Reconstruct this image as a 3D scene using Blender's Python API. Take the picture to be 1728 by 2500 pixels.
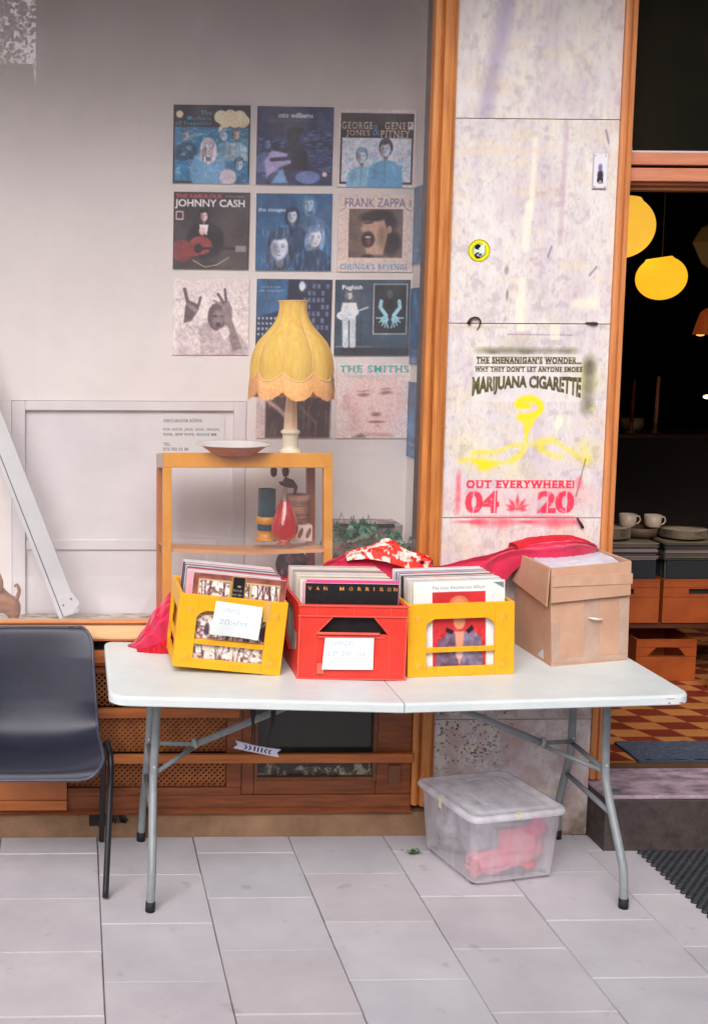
import bpy, math, random
import numpy as np
from mathutils import Vector, Matrix, Euler
random.seed(7)
R = math.radians
sc = bpy.context.scene
for o in list(bpy.data.objects): bpy.data.objects.remove(o)
C = sc.collection

# ------------------------------------------------------------------ camera
cam_d = bpy.data.cameras.new('camera'); cam = bpy.data.objects.new('camera', cam_d); C.objects.link(cam)
cam_d.sensor_fit = 'HORIZONTAL'; cam_d.sensor_width = 24.0; cam_d.lens = 3034.87 / 1728 * 24
cam_d.shift_x = (864 - 261.88) / 1728; cam_d.shift_y = -(1250 - 1131.26) / 1728
cam_d.clip_end = 400
rt = Vector((0.99963488, -0.02651679, 0.00519379)); dn = Vector((0.00236974, -0.1054406, -0.99442278)); fw = Vector((0.02691654, 0.994072, -0.10533927))
m3 = Matrix((rt, -dn, -fw)).transposed()
cam.matrix_world = Matrix.Translation((0.0411, -4.37046, 1.83761)) @ m3.to_4x4()
sc.camera = cam
# ------------------------------------------------------------------ light
world = bpy.data.worlds.new("World"); sc.world = world; world.use_nodes = True
nt = world.node_tree; nt.nodes.clear()
sky = nt.nodes.new('ShaderNodeTexSky'); sky.sky_type = 'NISHITA'; sky.sun_disc = False
SUN_EL, SUN_AZ = 36, 196
sky.sun_elevation = R(SUN_EL); sky.sun_rotation = R(SUN_AZ); sky.air_density = 1.0; sky.dust_density = 3.0; sky.ozone_density = 1.0
hs = nt.nodes.new('ShaderNodeHueSaturation'); hs.inputs['Saturation'].default_value = 0.22
bgn = nt.nodes.new('ShaderNodeBackground'); bgn.inputs[1].default_value = 0.09
wo = nt.nodes.new('ShaderNodeOutputWorld')
nt.links.new(sky.outputs[0], hs.inputs['Color']); tint = nt.nodes.new('ShaderNodeMixRGB'); tint.blend_type = 'MULTIPLY'; tint.inputs[0].default_value = 1; tint.inputs[2].default_value = (1.0, .95, 1.01, 1); nt.links.new(hs.outputs[0], tint.inputs[1]); nt.links.new(tint.outputs[0], bgn.inputs[0]); nt.links.new(bgn.outputs[0], wo.inputs[0])
sd = bpy.data.lights.new('sun', 'SUN'); sd.energy = 2.0; sd.angle = R(48); sd.color = (1.0, 0.955, 0.935)
so = bpy.data.objects.new('sun', sd); C.objects.link(so)
az = R(SUN_AZ)
sdir = Vector((math.sin(az) * math.cos(R(SUN_EL)), math.cos(az) * math.cos(R(SUN_EL)), math.sin(R(SUN_EL))))
so.rotation_euler = sdir.to_track_quat('Z', 'Y').to_euler()
sc.view_settings.view_transform = 'Standard'; sc.view_settings.look = 'None'
sc.view_settings.exposure = 0.9; sc.view_settings.gamma = 1.0
try:
    sc.cycles.max_bounces = 8; sc.cycles.transparent_max_bounces = 12; sc.cycles.sample_clamp_indirect = 6
except Exception: pass

# ------------------------------------------------------------------ helpers
def s2l(c):
    c = np.asarray(c, float)
    return np.where(c <= 0.04045, c / 12.92, ((c + 0.055) / 1.055) ** 2.4)
def rgb(r, g, b):
    v = s2l(np.array([r, g, b]) / 255.0); return (float(v[0]), float(v[1]), float(v[2]))
_M = {}
def mat(name, col, rough=0.6, col2=None, ns=8.0, nd=4.0, bump=0.0, bs=60.0, metal=0.0, spec=0.5, stretch=(1, 1, 1), lo=0.35, hi=0.65, sheen=0.0, coat=0.0):
    """procedural material: two colours mixed by a noise, plus a bump noise"""
    if name in _M: return _M[name]
    m = bpy.data.materials.new(name); m.use_nodes = True; t = m.node_tree; n = t.nodes
    p = n['Principled BSDF']; p.inputs['Roughness'].default_value = rough; p.inputs['Metallic'].default_value = metal
    p.inputs['Specular IOR Level'].default_value = spec
    if sheen: p.inputs['Sheen Weight'].default_value = sheen
    if coat: p.inputs['Coat Weight'].default_value = coat
    tc = n.new('ShaderNodeTexCoord'); mp = n.new('ShaderNodeMapping'); mp.inputs['Scale'].default_value = stretch
    t.links.new(tc.outputs['Object'], mp.inputs[0])
    if col2 is None: col2 = tuple(min(1, c * 0.82) for c in col)
    nz = n.new('ShaderNodeTexNoise'); nz.inputs['Scale'].default_value = ns; nz.inputs['Detail'].default_value = nd; nz.inputs['Roughness'].default_value = 0.65
    t.links.new(mp.outputs[0], nz.inputs['Vector'])
    cr = n.new('ShaderNodeValToRGB'); cr.color_ramp.elements[0].position = lo; cr.color_ramp.elements[1].position = hi
    cr.color_ramp.elements[0].color = (*col2, 1); cr.color_ramp.elements[1].color = (*col, 1)
    t.links.new(nz.outputs['Fac'], cr.inputs[0]); t.links.new(cr.outputs[0], p.inputs['Base Color'])
    if bump:
        b = n.new('ShaderNodeTexNoise'); b.inputs['Scale'].default_value = bs; b.inputs['Detail'].default_value = 3
        t.links.new(mp.outputs[0], b.inputs['Vector'])
        bn = n.new('ShaderNodeBump'); bn.inputs['Strength'].default_value = bump; bn.inputs['Distance'].default_value = 0.002
        t.links.new(b.outputs['Fac'], bn.inputs['Height']); t.links.new(bn.outputs[0], p.inputs['Normal'])
    _M[name] = m; return m
def plain(name, col, rough=0.5, emit=0.0):
    m = mat(name, col, rough, tuple(c * 0.93 for c in col), 30)
    if emit:
        p = m.node_tree.nodes['Principled BSDF']; p.inputs['Emission Color'].default_value = (*col, 1); p.inputs['Emission Strength'].default_value = emit
    return m
def print_mat(name='printed_paper', rough=0.35):
    if name in _M: return _M[name]
    m = bpy.data.materials.new(name); m.use_nodes = True; t = m.node_tree
    a = t.nodes.new('ShaderNodeAttribute'); a.attribute_name = 'Col'
    p = t.nodes['Principled BSDF']; p.inputs['Roughness'].default_value = rough
    t.links.new(a.outputs['Color'], p.inputs['Base Color']); _M[name] = m; return m

class MB:
    def __init__(s): s.v = []; s.f = []; s.m = []; s.sm = []
    def add(s, vs, fs, mi=0, smooth=False, M=None):
        b = len(s.v)
        if M is not None: vs = [tuple(M @ Vector(v)) for v in vs]
        s.v += [tuple(v) for v in vs]; s.f += [tuple(b + i for i in f) for f in fs]
        s.m += [mi] * len(fs); s.sm += [smooth] * len(fs); return s
    def box(s, x0, x1, y0, y1, z0, z1, mi=0, M=None):
        v = [(x0, y0, z0), (x1, y0, z0), (x1, y1, z0), (x0, y1, z0), (x0, y0, z1), (x1, y0, z1), (x1, y1, z1), (x0, y1, z1)]
        return s.add(v, [(3, 2, 1, 0), (4, 5, 6, 7), (0, 1, 5, 4), (1, 2, 6, 5), (2, 3, 7, 6), (3, 0, 4, 7)], mi, False, M)
    def hexa(s, v, mi=0):
        return s.add(v, [(3, 2, 1, 0), (4, 5, 6, 7), (0, 1, 5, 4), (1, 2, 6, 5), (2, 3, 7, 6), (3, 0, 4, 7)], mi)
    def prism(s, pts, a, b, ax='y', mi=0, M=None):
        n = len(pts)
        def P(p, t):
            return {'x': (t, p[0], p[1]), 'y': (p[0], t, p[1]), 'z': (p[0], p[1], t)}[ax]
        v = [P(p, a) for p in pts] + [P(p, b) for p in pts]
        f = [tuple(range(n))[::-1], tuple(range(n, 2 * n))] + [(i, (i + 1) % n, n + (i + 1) % n, n + i) for i in range(n)]
        return s.add(v, f, mi, False, M)
    def tube(s, pts, r, n=10, mi=0, cap=True, M=None):
        pts = [Vector(p) for p in pts]; rs = r if isinstance(r, (list, tuple)) else [r] * len(pts)
        v = []; u = None
        for i, p in enumerate(pts):
            d = (pts[min(i + 1, len(pts) - 1)] - pts[max(i - 1, 0)])
            if d.length < 1e-9: d = Vector((0, 0, 1))
            d.normalize()
            if u is None:
                u = Vector((0, 0, 1)) - d * d.z
                if u.length < 0.2: u = Vector((1, 0, 0)) - d * d.x
            u = u - d * u.dot(d); u.normalize(); w = d.cross(u)
            for k in range(n):
                a = 2 * math.pi * k / n; v.append(p + (u * math.cos(a) + w * math.sin(a)) * rs[i])
        f = []
        for i in range(len(pts) - 1):
            for k in range(n): f.append((i * n + k, i * n + (k + 1) % n, (i + 1) * n + (k + 1) % n, (i + 1) * n + k))
        s.add(v, f, mi, True, M)
        if cap:
            b = len(s.v) - len(v)
            s.f += [tuple(b + k for k in range(n))[::-1], tuple(b + (len(pts) - 1) * n + k for k in range(n))]; s.m += [mi, mi]; s.sm += [False, False]
        return s
    def lathe(s, prof, n=32, c=(0, 0, 0), mi=0, M=None, smooth=True, sq=(1, 1)):
        v = []
        for (r, z) in prof:
            for k in range(n):
                a = 2 * math.pi * k / n; v.append((c[0] + r * math.cos(a) * sq[0], c[1] + r * math.sin(a) * sq[1], c[2] + z))
        f = []
        for i in range(len(prof) - 1):
            for k in range(n): f.append((i * n + k, i * n + (k + 1) % n, (i + 1) * n + (k + 1) % n, (i + 1) * n + k))
        return s.add(v, f, mi, smooth, M)
    def grid(s, P, mi=0, smooth=True, M=None, closed=False):
        P = np.asarray(P, float); a, b = P.shape[:2]
        v = [tuple(x) for x in P.reshape(-1, 3)]
        f = [(i * b + j, i * b + j + 1, (i + 1) * b + j + 1, (i + 1) * b + j) for i in range(a - 1) for j in range(b - 1)]
        if closed: f += [(i * b + b - 1, i * b, (i + 1) * b, (i + 1) * b + b - 1) for i in range(a - 1)]
        return s.add(v, f, mi, smooth, M)
    def build(s, name, mats, parent=None, bevel=0.0, seg=2, loc=None, sub=0):
        me = bpy.data.meshes.new(name)
        me.from_pydata(s.v, [], s.f)
        for m in (mats if isinstance(mats, (list, tuple)) else [mats]): me.materials.append(m)
        me.polygons.foreach_set('material_index', s.m); me.polygons.foreach_set('use_smooth', s.sm); me.update()
        o = bpy.data.objects.new(name, me); C.objects.link(o)
        if parent is not None: o.parent = parent
        if loc is not None: o.location = loc
        if bevel:
            b = o.modifiers.new('b', 'BEVEL'); b.width = bevel; b.segments = seg; b.limit_method = 'ANGLE'; b.angle_limit = R(35)
            try: b.harden_normals = False
            except Exception: pass
        if sub:
            b = o.modifiers.new('s', 'SUBSURF'); b.levels = sub; b.render_levels = sub
        return o
def soft(pts, n=2):
    for _ in range(n):
        q = [pts[0]]
        for a, b in zip(pts[:-1], pts[1:]):
            q.append(tuple(a[i] * .75 + b[i] * .25 for i in range(3))); q.append(tuple(a[i] * .25 + b[i] * .75 for i in range(3)))
        pts = q + [pts[-1]]
    return pts
def tag(o, label=None, cat=None, group=None, kind=None):
    if label: o['label'] = label
    if cat: o['category'] = cat
    if group: o['group'] = group
    if kind: o['kind'] = kind
    return o
def thing(name, label, cat, loc=(0, 0, 0), rot=(0, 0, 0), group=None):
    o = bpy.data.objects.new(name, None); C.objects.link(o); o.location = loc; o.rotation_euler = rot; o.empty_display_size = 0.05
    return tag(o, label, cat, group)
def struct(o): o['kind'] = 'structure'; return o

# ------------------------------------------------------------------ printed pictures (procedural, one colour per grid point)
_rng = np.random.default_rng(3)
def vnoise(h, w, sy, sx, seed):
    g = np.random.default_rng(seed).random((int(sy) + 3, int(sx) + 3))
    y = np.linspace(0, sy, h)[:, None]; x = np.linspace(0, sx, w)[None, :]
    y0 = y.astype(int); x0 = x.astype(int); fy = y - y0; fx = x - x0
    fy = fy * fy * (3 - 2 * fy); fx = fx * fx * (3 - 2 * fx)
    return (g[y0, x0] * (1 - fy) * (1 - fx) + g[y0 + 1, x0] * fy * (1 - fx) + g[y0, x0 + 1] * (1 - fy) * fx + g[y0 + 1, x0 + 1] * fy * fx)
def fbm(h, w, sy, sx, seed, o=4):
    r = np.zeros((h, w)); a = 0.5; t = 0
    for i in range(o): r += a * vnoise(h, w, sy * 2 ** i, sx * 2 ** i, seed + i * 17); t += a; a *= 0.55
    return r / t
_T = {}
def text_tris(s, bold=0.0, sp=1.0):
    k = (s, bold, sp)
    if k in _T: return _T[k]
    cu = bpy.data.curves.new('t', 'FONT'); cu.body = s; cu.space_character = sp; cu.offset = bold; cu.resolution_u = 3
    o = bpy.data.objects.new('t', cu); C.objects.link(o)
    bpy.context.view_layer.update()
    me = bpy.data.meshes.new_from_object(o.evaluated_get(bpy.context.evaluated_depsgraph_get()))
    me.calc_loop_triangles()
    v = np.array([x.co[:2] for x in me.vertices]); t = np.array([x.vertices[:] for x in me.loop_triangles])
    bpy.data.objects.remove(o); bpy.data.curves.remove(cu); bpy.data.meshes.remove(me)
    _T[k] = (v, t); return _T[k]
def text_mask(s, wpx, hpx, bold=0.0, serif=0.0, S=4, slit=False):
    """rows x cols coverage mask of a line of lettering, filling wpx x hpx"""
    v, t = text_tris(s, bold, 1.22 if serif else 1.0); W = max(4, int(round(wpx * S))); H = max(4, int(round(hpx * S)))
    lo = v.min(0); hi = v.max(0); q = (v - lo) / (hi - lo + 1e-9) * [W - 1, H - 1]; q[:, 1] = H - 1 - q[:, 1]
    m = np.zeros((H, W), bool)
    for a, b, c in t:
        A, B, D = q[a], q[b], q[c]
        x0 = int(max(0, min(A[0], B[0], D[0]))); x1 = int(min(W - 1, max(A[0], B[0], D[0]) + 1)); y0 = int(max(0, min(A[1], B[1], D[1]))); y1 = int(min(H - 1, max(A[1], B[1], D[1]) + 1))
        xx, yy = np.meshgrid(np.arange(x0, x1 + 1) + .0, np.arange(y0, y1 + 1) + .0)
        d = (B[0] - A[0]) * (D[1] - A[1]) - (B[1] - A[1]) * (D[0] - A[0])
        if abs(d) < 1e-9: continue
        u = ((xx - A[0]) * (D[1] - A[1]) - (yy - A[1]) * (D[0] - A[0])) / d; w = ((B[0] - A[0]) * (yy - A[1]) - (B[1] - A[1]) * (xx - A[0])) / d
        m[y0:y1 + 1, x0:x1 + 1] |= (u >= -.02) & (w >= -.02) & (u + w <= 1.02)
    if serif:
        k = max(1, int(serif * H)); band = max(1, int(0.13 * H)); mm = m.copy()
        for d in range(1, k + 1):
            for sl in (slice(0, band), slice(H - band, H)):
                mm[sl, d:] |= m[sl, :-d]; mm[sl, :-d] |= m[sl, d:]
        m = mm
    h2, w2 = H // S, W // S
    return m[:h2 * S, :w2 * S].reshape(h2, S, w2, S).mean((1, 3))
class Cv:
    def __init__(s, h, w, base, asp=None):
        s.h, s.w = h, w; s.a = np.zeros((h, w, 3)) + np.array(base) / 255.0
        s.ov = tuple(base) == (0, 0, 0); s.al = np.zeros((h, w)); s.asp = asp or w / h
        s.Y, s.X = np.meshgrid(np.linspace(0, 1, h), np.linspace(0, 1, w), indexing='ij')
    def put(s, mask, col, op=1.0):
        mk = np.clip(mask * op, 0, 1)
        if s.ov:
            ao = mk + s.al * (1 - mk); s.a = np.where(ao[..., None] > 1e-4, (s.a * (s.al * (1 - mk))[..., None] + np.array(col) / 255.0 * mk[..., None]) / np.maximum(ao, 1e-4)[..., None], np.array(col) / 255.0); s.al = ao; return s
        s.a = s.a * (1 - mk[..., None]) + np.array(col) / 255.0 * mk[..., None]; s.al = np.maximum(s.al, mk); return s
    def el(s, cx, cy, rx, ry, col, soft=.06, rot=0, op=1):
        c, n = math.cos(R(rot)), math.sin(R(rot)); dx = s.X - cx; dy = s.Y - cy
        d = np.sqrt(((dx * c + dy * n) / rx) ** 2 + ((-dx * n + dy * c) / ry) ** 2)
        return s.put(np.clip((1 - d) / soft, 0, 1), col, op)
    def rect(s, x0, y0, x1, y1, col, op=1, soft=.004):
        m = np.clip(np.minimum(np.minimum(s.X - x0, x1 - s.X), np.minimum(s.Y - y0, y1 - s.Y)) / soft + .5, 0, 1); return s.put(m, col, op)
    def poly(s, pts, col, op=1, soft=.008):
        ins = np.zeros(s.X.shape, bool); dm = np.full(s.X.shape, 9.0); n = len(pts)
        for i in range(n):
            (x0, y0), (x1, y1) = pts[i], pts[(i + 1) % n]
            c = (y0 > s.Y) != (y1 > s.Y); xx = (x1 - x0) * (s.Y - y0) / ((y1 - y0) or 1e-9) + x0; ins ^= c & (s.X < xx)
            dm = np.minimum(dm, s._sd(x0, y0, x1, y1))
        return s.put(np.clip(np.where(ins, dm, -dm) / soft + .5, 0, 1), col, op)
    def _sd(s, x0, y0, x1, y1):
        ex, ey = x1 - x0, y1 - y0; L = ex * ex + ey * ey + 1e-12; t = np.clip(((s.X - x0) * ex + (s.Y - y0) * ey) / L, 0, 1)
        return np.hypot(s.X - x0 - t * ex, s.Y - y0 - t * ey)
    def line(s, pts, wd, col, op=1, soft=.008):
        dm = np.full(s.X.shape, 9.0)
        for i in range(len(pts) - 1): dm = np.minimum(dm, s._sd(*pts[i], *pts[i + 1]))
        return s.put(np.clip((wd / 2 - dm) / soft + .5, 0, 1), col, op)
    def text(s, t, x, y, w, h, col, op=1, bold=0.0, serif=0.0, breakup=0, blur=0):
        m = text_mask(t, w * (s.w - 1), h * (s.h - 1), bold, serif); full = np.zeros((s.h, s.w)); r0 = int(round(y * (s.h - 1))); c0 = int(round(x * (s.w - 1)))
        hh = min(m.shape[0], s.h - r0); ww = min(m.shape[1], s.w - c0); full[r0:r0 + hh, c0:c0 + ww] = m[:hh, :ww]
        for _ in range(blur):
            p = np.pad(full, 1, mode='edge'); full = (p[1:-1, 1:-1] * 4 + p[:-2, 1:-1] + p[2:, 1:-1] + p[1:-1, :-2] + p[1:-1, 2:]) / 8
        if breakup: full = full * np.clip(fbm(s.h, s.w, s.h / 5, s.w / 5, 77) * 3 - breakup, 0, 1)
        return s.put(full, col, op)
    def grain(s, amt, sc_=20, seed=1, x0=0, y0=0, x1=1, y1=1):
        n = (fbm(s.h, s.w, sc_, sc_ * s.asp, seed) - .5) * 2 * amt; m = (s.X >= x0) & (s.X <= x1) & (s.Y >= y0) & (s.Y <= y1)
        s.a = np.clip(s.a * (1 + (n * m)[..., None]), 0, 1); return s
def head(c, cx, cy, r, skin, hair, body=None, long=0.0, facing=0.0, dark=(30, 30, 34)):
    """a plain printed figure: shoulders, hair, softly lit face"""
    sd_ = int(cx * 977 + cy * 31); sk = np.array(skin, float); f = (sd_ % 3 - 1) * .22 + facing; tl_ = (sd_ % 5 - 2) * 4
    dk = tuple(sk * .42 + np.array(dark) * .2); sh = tuple(sk * .52)
    if body:
        c.poly([(cx - r * 2.0, cy + r * 4.4), (cx - r * 1.75, cy + r * 2.1), (cx - r * .9, cy + r * 1.45), (cx, cy + r * 1.2), (cx + r * .9, cy + r * 1.4), (cx + r * 1.8, cy + r * 2.0), (cx + r * 2.0, cy + r * 4.4)], body, 1, .02)
        c.line([(cx, cy + r * 1.3), (cx - r * .1, cy + r * 3.6)], r * .12, tuple(np.array(body) * .6), .6, .02)
        c.el(cx - r * 1.1, cy + r * 2.6, r * .45, r * 1.3, tuple(np.array(body) * .65), .9, 10, .6); c.el(cx + r * .9, cy + r * 2.3, r * .3, r * .9, tuple(np.minimum(255, np.array(body) * 1.35 + 12)), .9, -10, .5)
    if long: c.el(cx, cy + r * .35 * long, r * .98, r * (1.15 + .35 * long), hair, .16, tl_)
    c.el(cx, cy + r * .95, r * .30, r * .45, sh, .3)
    c.el(cx, cy - r * .12, r * .84, r * 1.06, hair, .15, tl_)
    c.el(cx + f * r * .12, cy + r * .12, r * .60, r * .84, skin, .22, tl_)
    c.el(cx + (f * .12 - .34) * r, cy + r * .25, r * .36, r * .85, sh, .9, tl_, .85); n_ = fbm(c.h, c.w, 6, 46, sd_ % 97); hm = np.clip(1.25 - np.sqrt(((c.X - cx) / (r * 1.0)) ** 2 + ((c.Y - cy + r * .1 - r * .3 * long) / (r * (1.25 + .3 * long))) ** 2), 0, 1) > .22; c.a = np.where((hm & (np.abs(c.a - np.array(hair) / 255.).sum(-1) < .2))[..., None], c.a * (1 + (n_[..., None] - .5) * 1.6), c.a)
    c.el(cx - r * .1, cy - r * .68, r * .66, r * .36, hair, .35, tl_ - 10); c.el(cx + (f * .1 + .22) * r, cy - r * .25, r * .25, r * .16, tuple(np.minimum(255, sk * 1.12)), .9, 0, .5)
    for sx in (-.25, .25): c.el(cx + (sx + f * .3) * r, cy + (.02 + sx * tl_ * .012) * r, r * .19, r * .13, dk, .95, tl_, .75); c.el(cx + (sx + f * .3) * r, cy - .12 * r, r * .2, r * .045, dk, .7, tl_, .6)
    c.el(cx + (f * .45 + .04) * r, cy + r * .32, r * .09, r * .12, sh, .9, 0, .9); c.el(cx + f * .3 * r, cy + r * .58, r * .20, r * .055, dk, .8, tl_, .6)
def finish(c, seed, amt=.22):
    lowf = .08 if c.a.mean() > .5 else .3
    """ink spread and print grain"""
    a = c.a
    for _ in range(1):
        p = np.pad(a, ((1, 1), (1, 1), (0, 0)), mode='edge'); a = (p[1:-1, 1:-1] * 6 + p[:-2, 1:-1] + p[2:, 1:-1] + p[1:-1, :-2] + p[1:-1, 2:]) / 10
    n = (fbm(c.h, c.w, c.h / 2.2, c.w / 2.2, seed, 2) - .5) * 1.1 * amt + (fbm(c.h, c.w, 7, 7, seed + 2, 3) - .5) * lowf
    c.a = np.clip(a * (1 + n[..., None]) * 1.14 + .03, 0, 1); return c
def canvas_mesh(name, cv, w, h, t, edge, parent=None, loc=(0, 0, 0), rot=(0, 0, 0), back=0.0, wob=0.0):
    """a board w x h, thickness t, lower left front corner at its origin, with the picture on its front (towards -Y)"""
    mb = MB(); mb.box(0, w, 0, t, 0, h, 0); nb = len(mb.v); e = 0.0006
    P = np.zeros((cv.h, cv.w, 3)); P[..., 0] = e + cv.X * (w - 2 * e); P[..., 1] = -0.0004; P[..., 2] = h - e - cv.Y * (h - 2 * e)
    if wob: P[..., 1] -= wob * (0.5 + 0.5 * np.sin(cv.X * 5 + cv.Y * 4)); 
    v = P.reshape(-1, 3); b = cv.w
    me = bpy.data.meshes.new(name)
    ii, jj = np.meshgrid(np.arange(cv.h - 1), np.arange(cv.w - 1), indexing='ij'); q = (ii * b + jj).ravel() + nb
    F = np.stack([q, q + b, q + b + 1, q + 1], 1)
    me.from_pydata(mb.v + v.tolist(), [], mb.f + F.tolist())
    me.materials.append(edge); me.materials.append(print_mat())
    me.polygons.foreach_set('material_index', mb.m + [1] * len(F)); me.update()
    ca = me.color_attributes.new('Col', 'FLOAT_COLOR', 'POINT'); col = np.ones((len(me.vertices), 4)); col[nb:, :3] = s2l(cv.a.reshape(-1, 3)); ca.data.foreach_set('color', col.ravel())
    o = bpy.data.objects.new(name, me); C.objects.link(o); o.location = loc; o.rotation_euler = rot
    if parent: o.parent = parent
    return o

# ------------------------------------------------------------------ materials
WOOD = mat('orange_varnished_wood', rgb(204, 132, 64), .5, rgb(170, 98, 44), 5, 6, .25, 40, stretch=(9, 9, .7))
WOODH = mat('orange_wood_horizontal', rgb(200, 120, 60), .45, rgb(168, 90, 42), 5, 6, .25, 40, stretch=(.7, 9, 9))
WOODD = mat('brown_wood', rgb(150, 82, 40), .5, rgb(104, 54, 28), 6, 6, .3, 40, stretch=(.8, 9, 9))
WOODP = mat('lit_sill_wood', rgb(216, 178, 132), .45, rgb(204, 160, 112), 5, 5, .2, 40, stretch=(.7, 9, 9))  # paler than the frame: light on the sloping sill put into the colour
PINKW = mat('pinkish_door_wood', rgb(208, 138, 104), .5, rgb(192, 120, 86), 5, 5, .2, 40, stretch=(.7, 9, 9))
SHELFW = mat('golden_shelf_wood', rgb(226, 158, 50), .42, rgb(212, 138, 36), 7, 5, .1, 40, stretch=(1, 1, .6))
SHELFS = mat('shaded_shelf_wood', rgb(196, 118, 52), .45, rgb(176, 100, 40), 7, 5, .1, 40, stretch=(3, 3, .5))  # darker copy of the shelf wood for rear parts, shade in the colour
WALLW = mat('white_painted_wall', rgb(236, 229, 225), .75, rgb(229, 222, 219), 2, 3, .12, 30)
WHITE = mat('white_table_plastic', rgb(217, 226, 223), .42, rgb(207, 216, 215), 7, 6, .3, 420)
BLACKP = mat('blue_black_plastic', rgb(38, 41, 56), .42, rgb(31, 34, 48), 9, 3, .35, 420)
BLACKM = mat('black_steel', rgb(24, 26, 30), .35, rgb(34, 36, 40), 40, 2)
GREYM = mat('grey_powder_coated_steel', rgb(142, 148, 150), .4, rgb(126, 132, 134), 14, 3, .1, 150)
RUB = mat('black_rubber', rgb(30, 30, 32), .7)
PINK = mat('pink_jersey_fabric', rgb(206, 30, 76), .85, rgb(186, 22, 62), 9, 4, .5, 320, sheen=.3)
REDT = mat('red_knit_trim', rgb(204, 20, 40), .85)
YEL = mat('yellow_crate_plastic', rgb(240, 174, 22), .42, rgb(224, 152, 14), 12, 8, .2, 140, lo=.3, hi=.5)
YELC = mat('yellow_relief_highlight', rgb(250, 204, 92), .4)  # paler copy of the crate yellow, a painted highlight on the embossing
REDP = mat('red_crate_plastic', rgb(228, 62, 48), .42, rgb(212, 48, 38), 12, 8, .2, 140, lo=.3, hi=.55)
CARD = mat('brown_cardboard', rgb(206, 164, 136), .8, rgb(194, 150, 122), 6, 4, .12, 120)
CARDIN = mat('cardboard_inside', rgb(214, 168, 136), .85)
VOID = mat('painted_void_dark', rgb(26, 19, 14), .9, rgb(18, 14, 11), 3)  # near-black standing in for the shade inside gaps, slots and voids
CREAM = mat('cream_ceramic', rgb(236, 226, 196), .25)
def stone(name, a, b, c, sc_=6, dark=None):
    m = mat(name, a, .6, b, sc_, 8, .15, 90, lo=.3, hi=.7)
    t = m.node_tree; n = t.nodes; p = n['Principled BSDF']
    src = p.inputs['Base Color'].links[0].from_socket
    nz = n.new('ShaderNodeTexNoise'); nz.inputs['Scale'].default_value = 2.2; nz.inputs['Detail'].default_value = 7; nz.inputs['Distortion'].default_value = 1.2
    mp = n.new('ShaderNodeMapping'); mp.inputs['Scale'].default_value = (2.2, 2.2, .8); tc = n.new('ShaderNodeTexCoord')
    t.links.new(tc.outputs['Object'], mp.inputs[0]); t.links.new(mp.outputs[0], nz.inputs['Vector'])
    cr = n.new('ShaderNodeValToRGB'); cr.color_ramp.elements[0].position = .5; cr.color_ramp.elements[1].position = .72
    t.links.new(nz.outputs['Fac'], cr.inputs[0])
    mx = n.new('ShaderNodeMixRGB'); mx.inputs[2].default_value = (*c, 1); t.links.new(cr.outputs[0], mx.inputs[0]); t.links.new(src, mx.inputs[1])
    t.links.new(mx.outputs[0], p.inputs['Base Color']); return m, mx
MARB, _mx = stone('streaked_pale_marble', rgb(226, 221, 214), rgb(218, 210, 205), rgb(212, 200, 202), 14)
# the marble also carries stains and spray paint from the point colours (their alpha mixes over the stone)
_t = MARB.node_tree; _a = _t.nodes.new('ShaderNodeAttribute'); _a.attribute_name = 'Col'
_m2 = _t.nodes.new('ShaderNodeMixRGB'); _t.links.new(_a.outputs['Alpha'], _m2.inputs[0]); _t.links.new(_mx.outputs[0], _m2.inputs[1]); _t.links.new(_a.outputs['Color'], _m2.inputs[2])
_t.links.new(_m2.outputs[0], _t.nodes['Principled BSDF'].inputs['Base Color'])
def glass_mat(name, tint=(1, 1, 1), f0=1.45, dirt_haze=0.0, rough=0.0):
    m = bpy.data.materials.new(name); m.use_nodes = True; t = m.node_tree; n = t.nodes; n.clear()
    o = n.new('ShaderNodeOutputMaterial'); tr = n.new('ShaderNodeBsdfTransparent'); tr.inputs[0].default_value = (*tint, 1)
    gl = n.new('ShaderNodeBsdfGlossy'); gl.inputs['Roughness'].default_value = rough; gl.inputs[0].default_value = (1, 1, 1, 1)
    fr = n.new('ShaderNodeFresnel'); fr.inputs[0].default_value = f0; ge = n.new('ShaderNodeNewGeometry')
    mm = n.new('ShaderNodeMath'); mm.operation = 'SUBTRACT'; mm.inputs[0].default_value = 1.0; t.links.new(ge.outputs['Backfacing'], mm.inputs[1])
    mu = n.new('ShaderNodeMath'); mu.operation = 'MULTIPLY'; t.links.new(fr.outputs[0], mu.inputs[0]); t.links.new(mm.outputs[0], mu.inputs[1])
    mx = n.new('ShaderNodeMixShader'); t.links.new(mu.outputs[0], mx.inputs[0]); t.links.new(tr.outputs[0], mx.inputs[1]); t.links.new(gl.outputs[0], mx.inputs[2])
    if dirt_haze:  # smears plus an even milky haze painted in to lift the darks behind
        df = n.new('ShaderNodeBsdfDiffuse'); df.inputs[0].default_value = (.78, .72, .76, 1)
        nz = n.new('ShaderNodeTexNoise'); nz.inputs['Scale'].default_value = 9; nz.inputs['Detail'].default_value = 8; tc = n.new('ShaderNodeTexCoord'); t.links.new(tc.outputs['Object'], nz.inputs['Vector'])
        cr = n.new('ShaderNodeValToRGB'); cr.color_ramp.elements[0].position = .45; cr.color_ramp.elements[1].position = .8; cr.color_ramp.elements[0].color = (dirt_haze * .5,) * 3 + (1,); cr.color_ramp.elements[1].color = (dirt_haze * 1.0,) * 3 + (1,)
        t.links.new(nz.outputs['Fac'], cr.inputs[0]); m2 = n.new('ShaderNodeMixShader'); t.links.new(cr.outputs[0], m2.inputs[0]); t.links.new(mx.outputs[0], m2.inputs[1]); t.links.new(df.outputs[0], m2.inputs[2]); mx = m2
    t.links.new(mx.outputs[0], o.inputs[0]); return m
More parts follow.
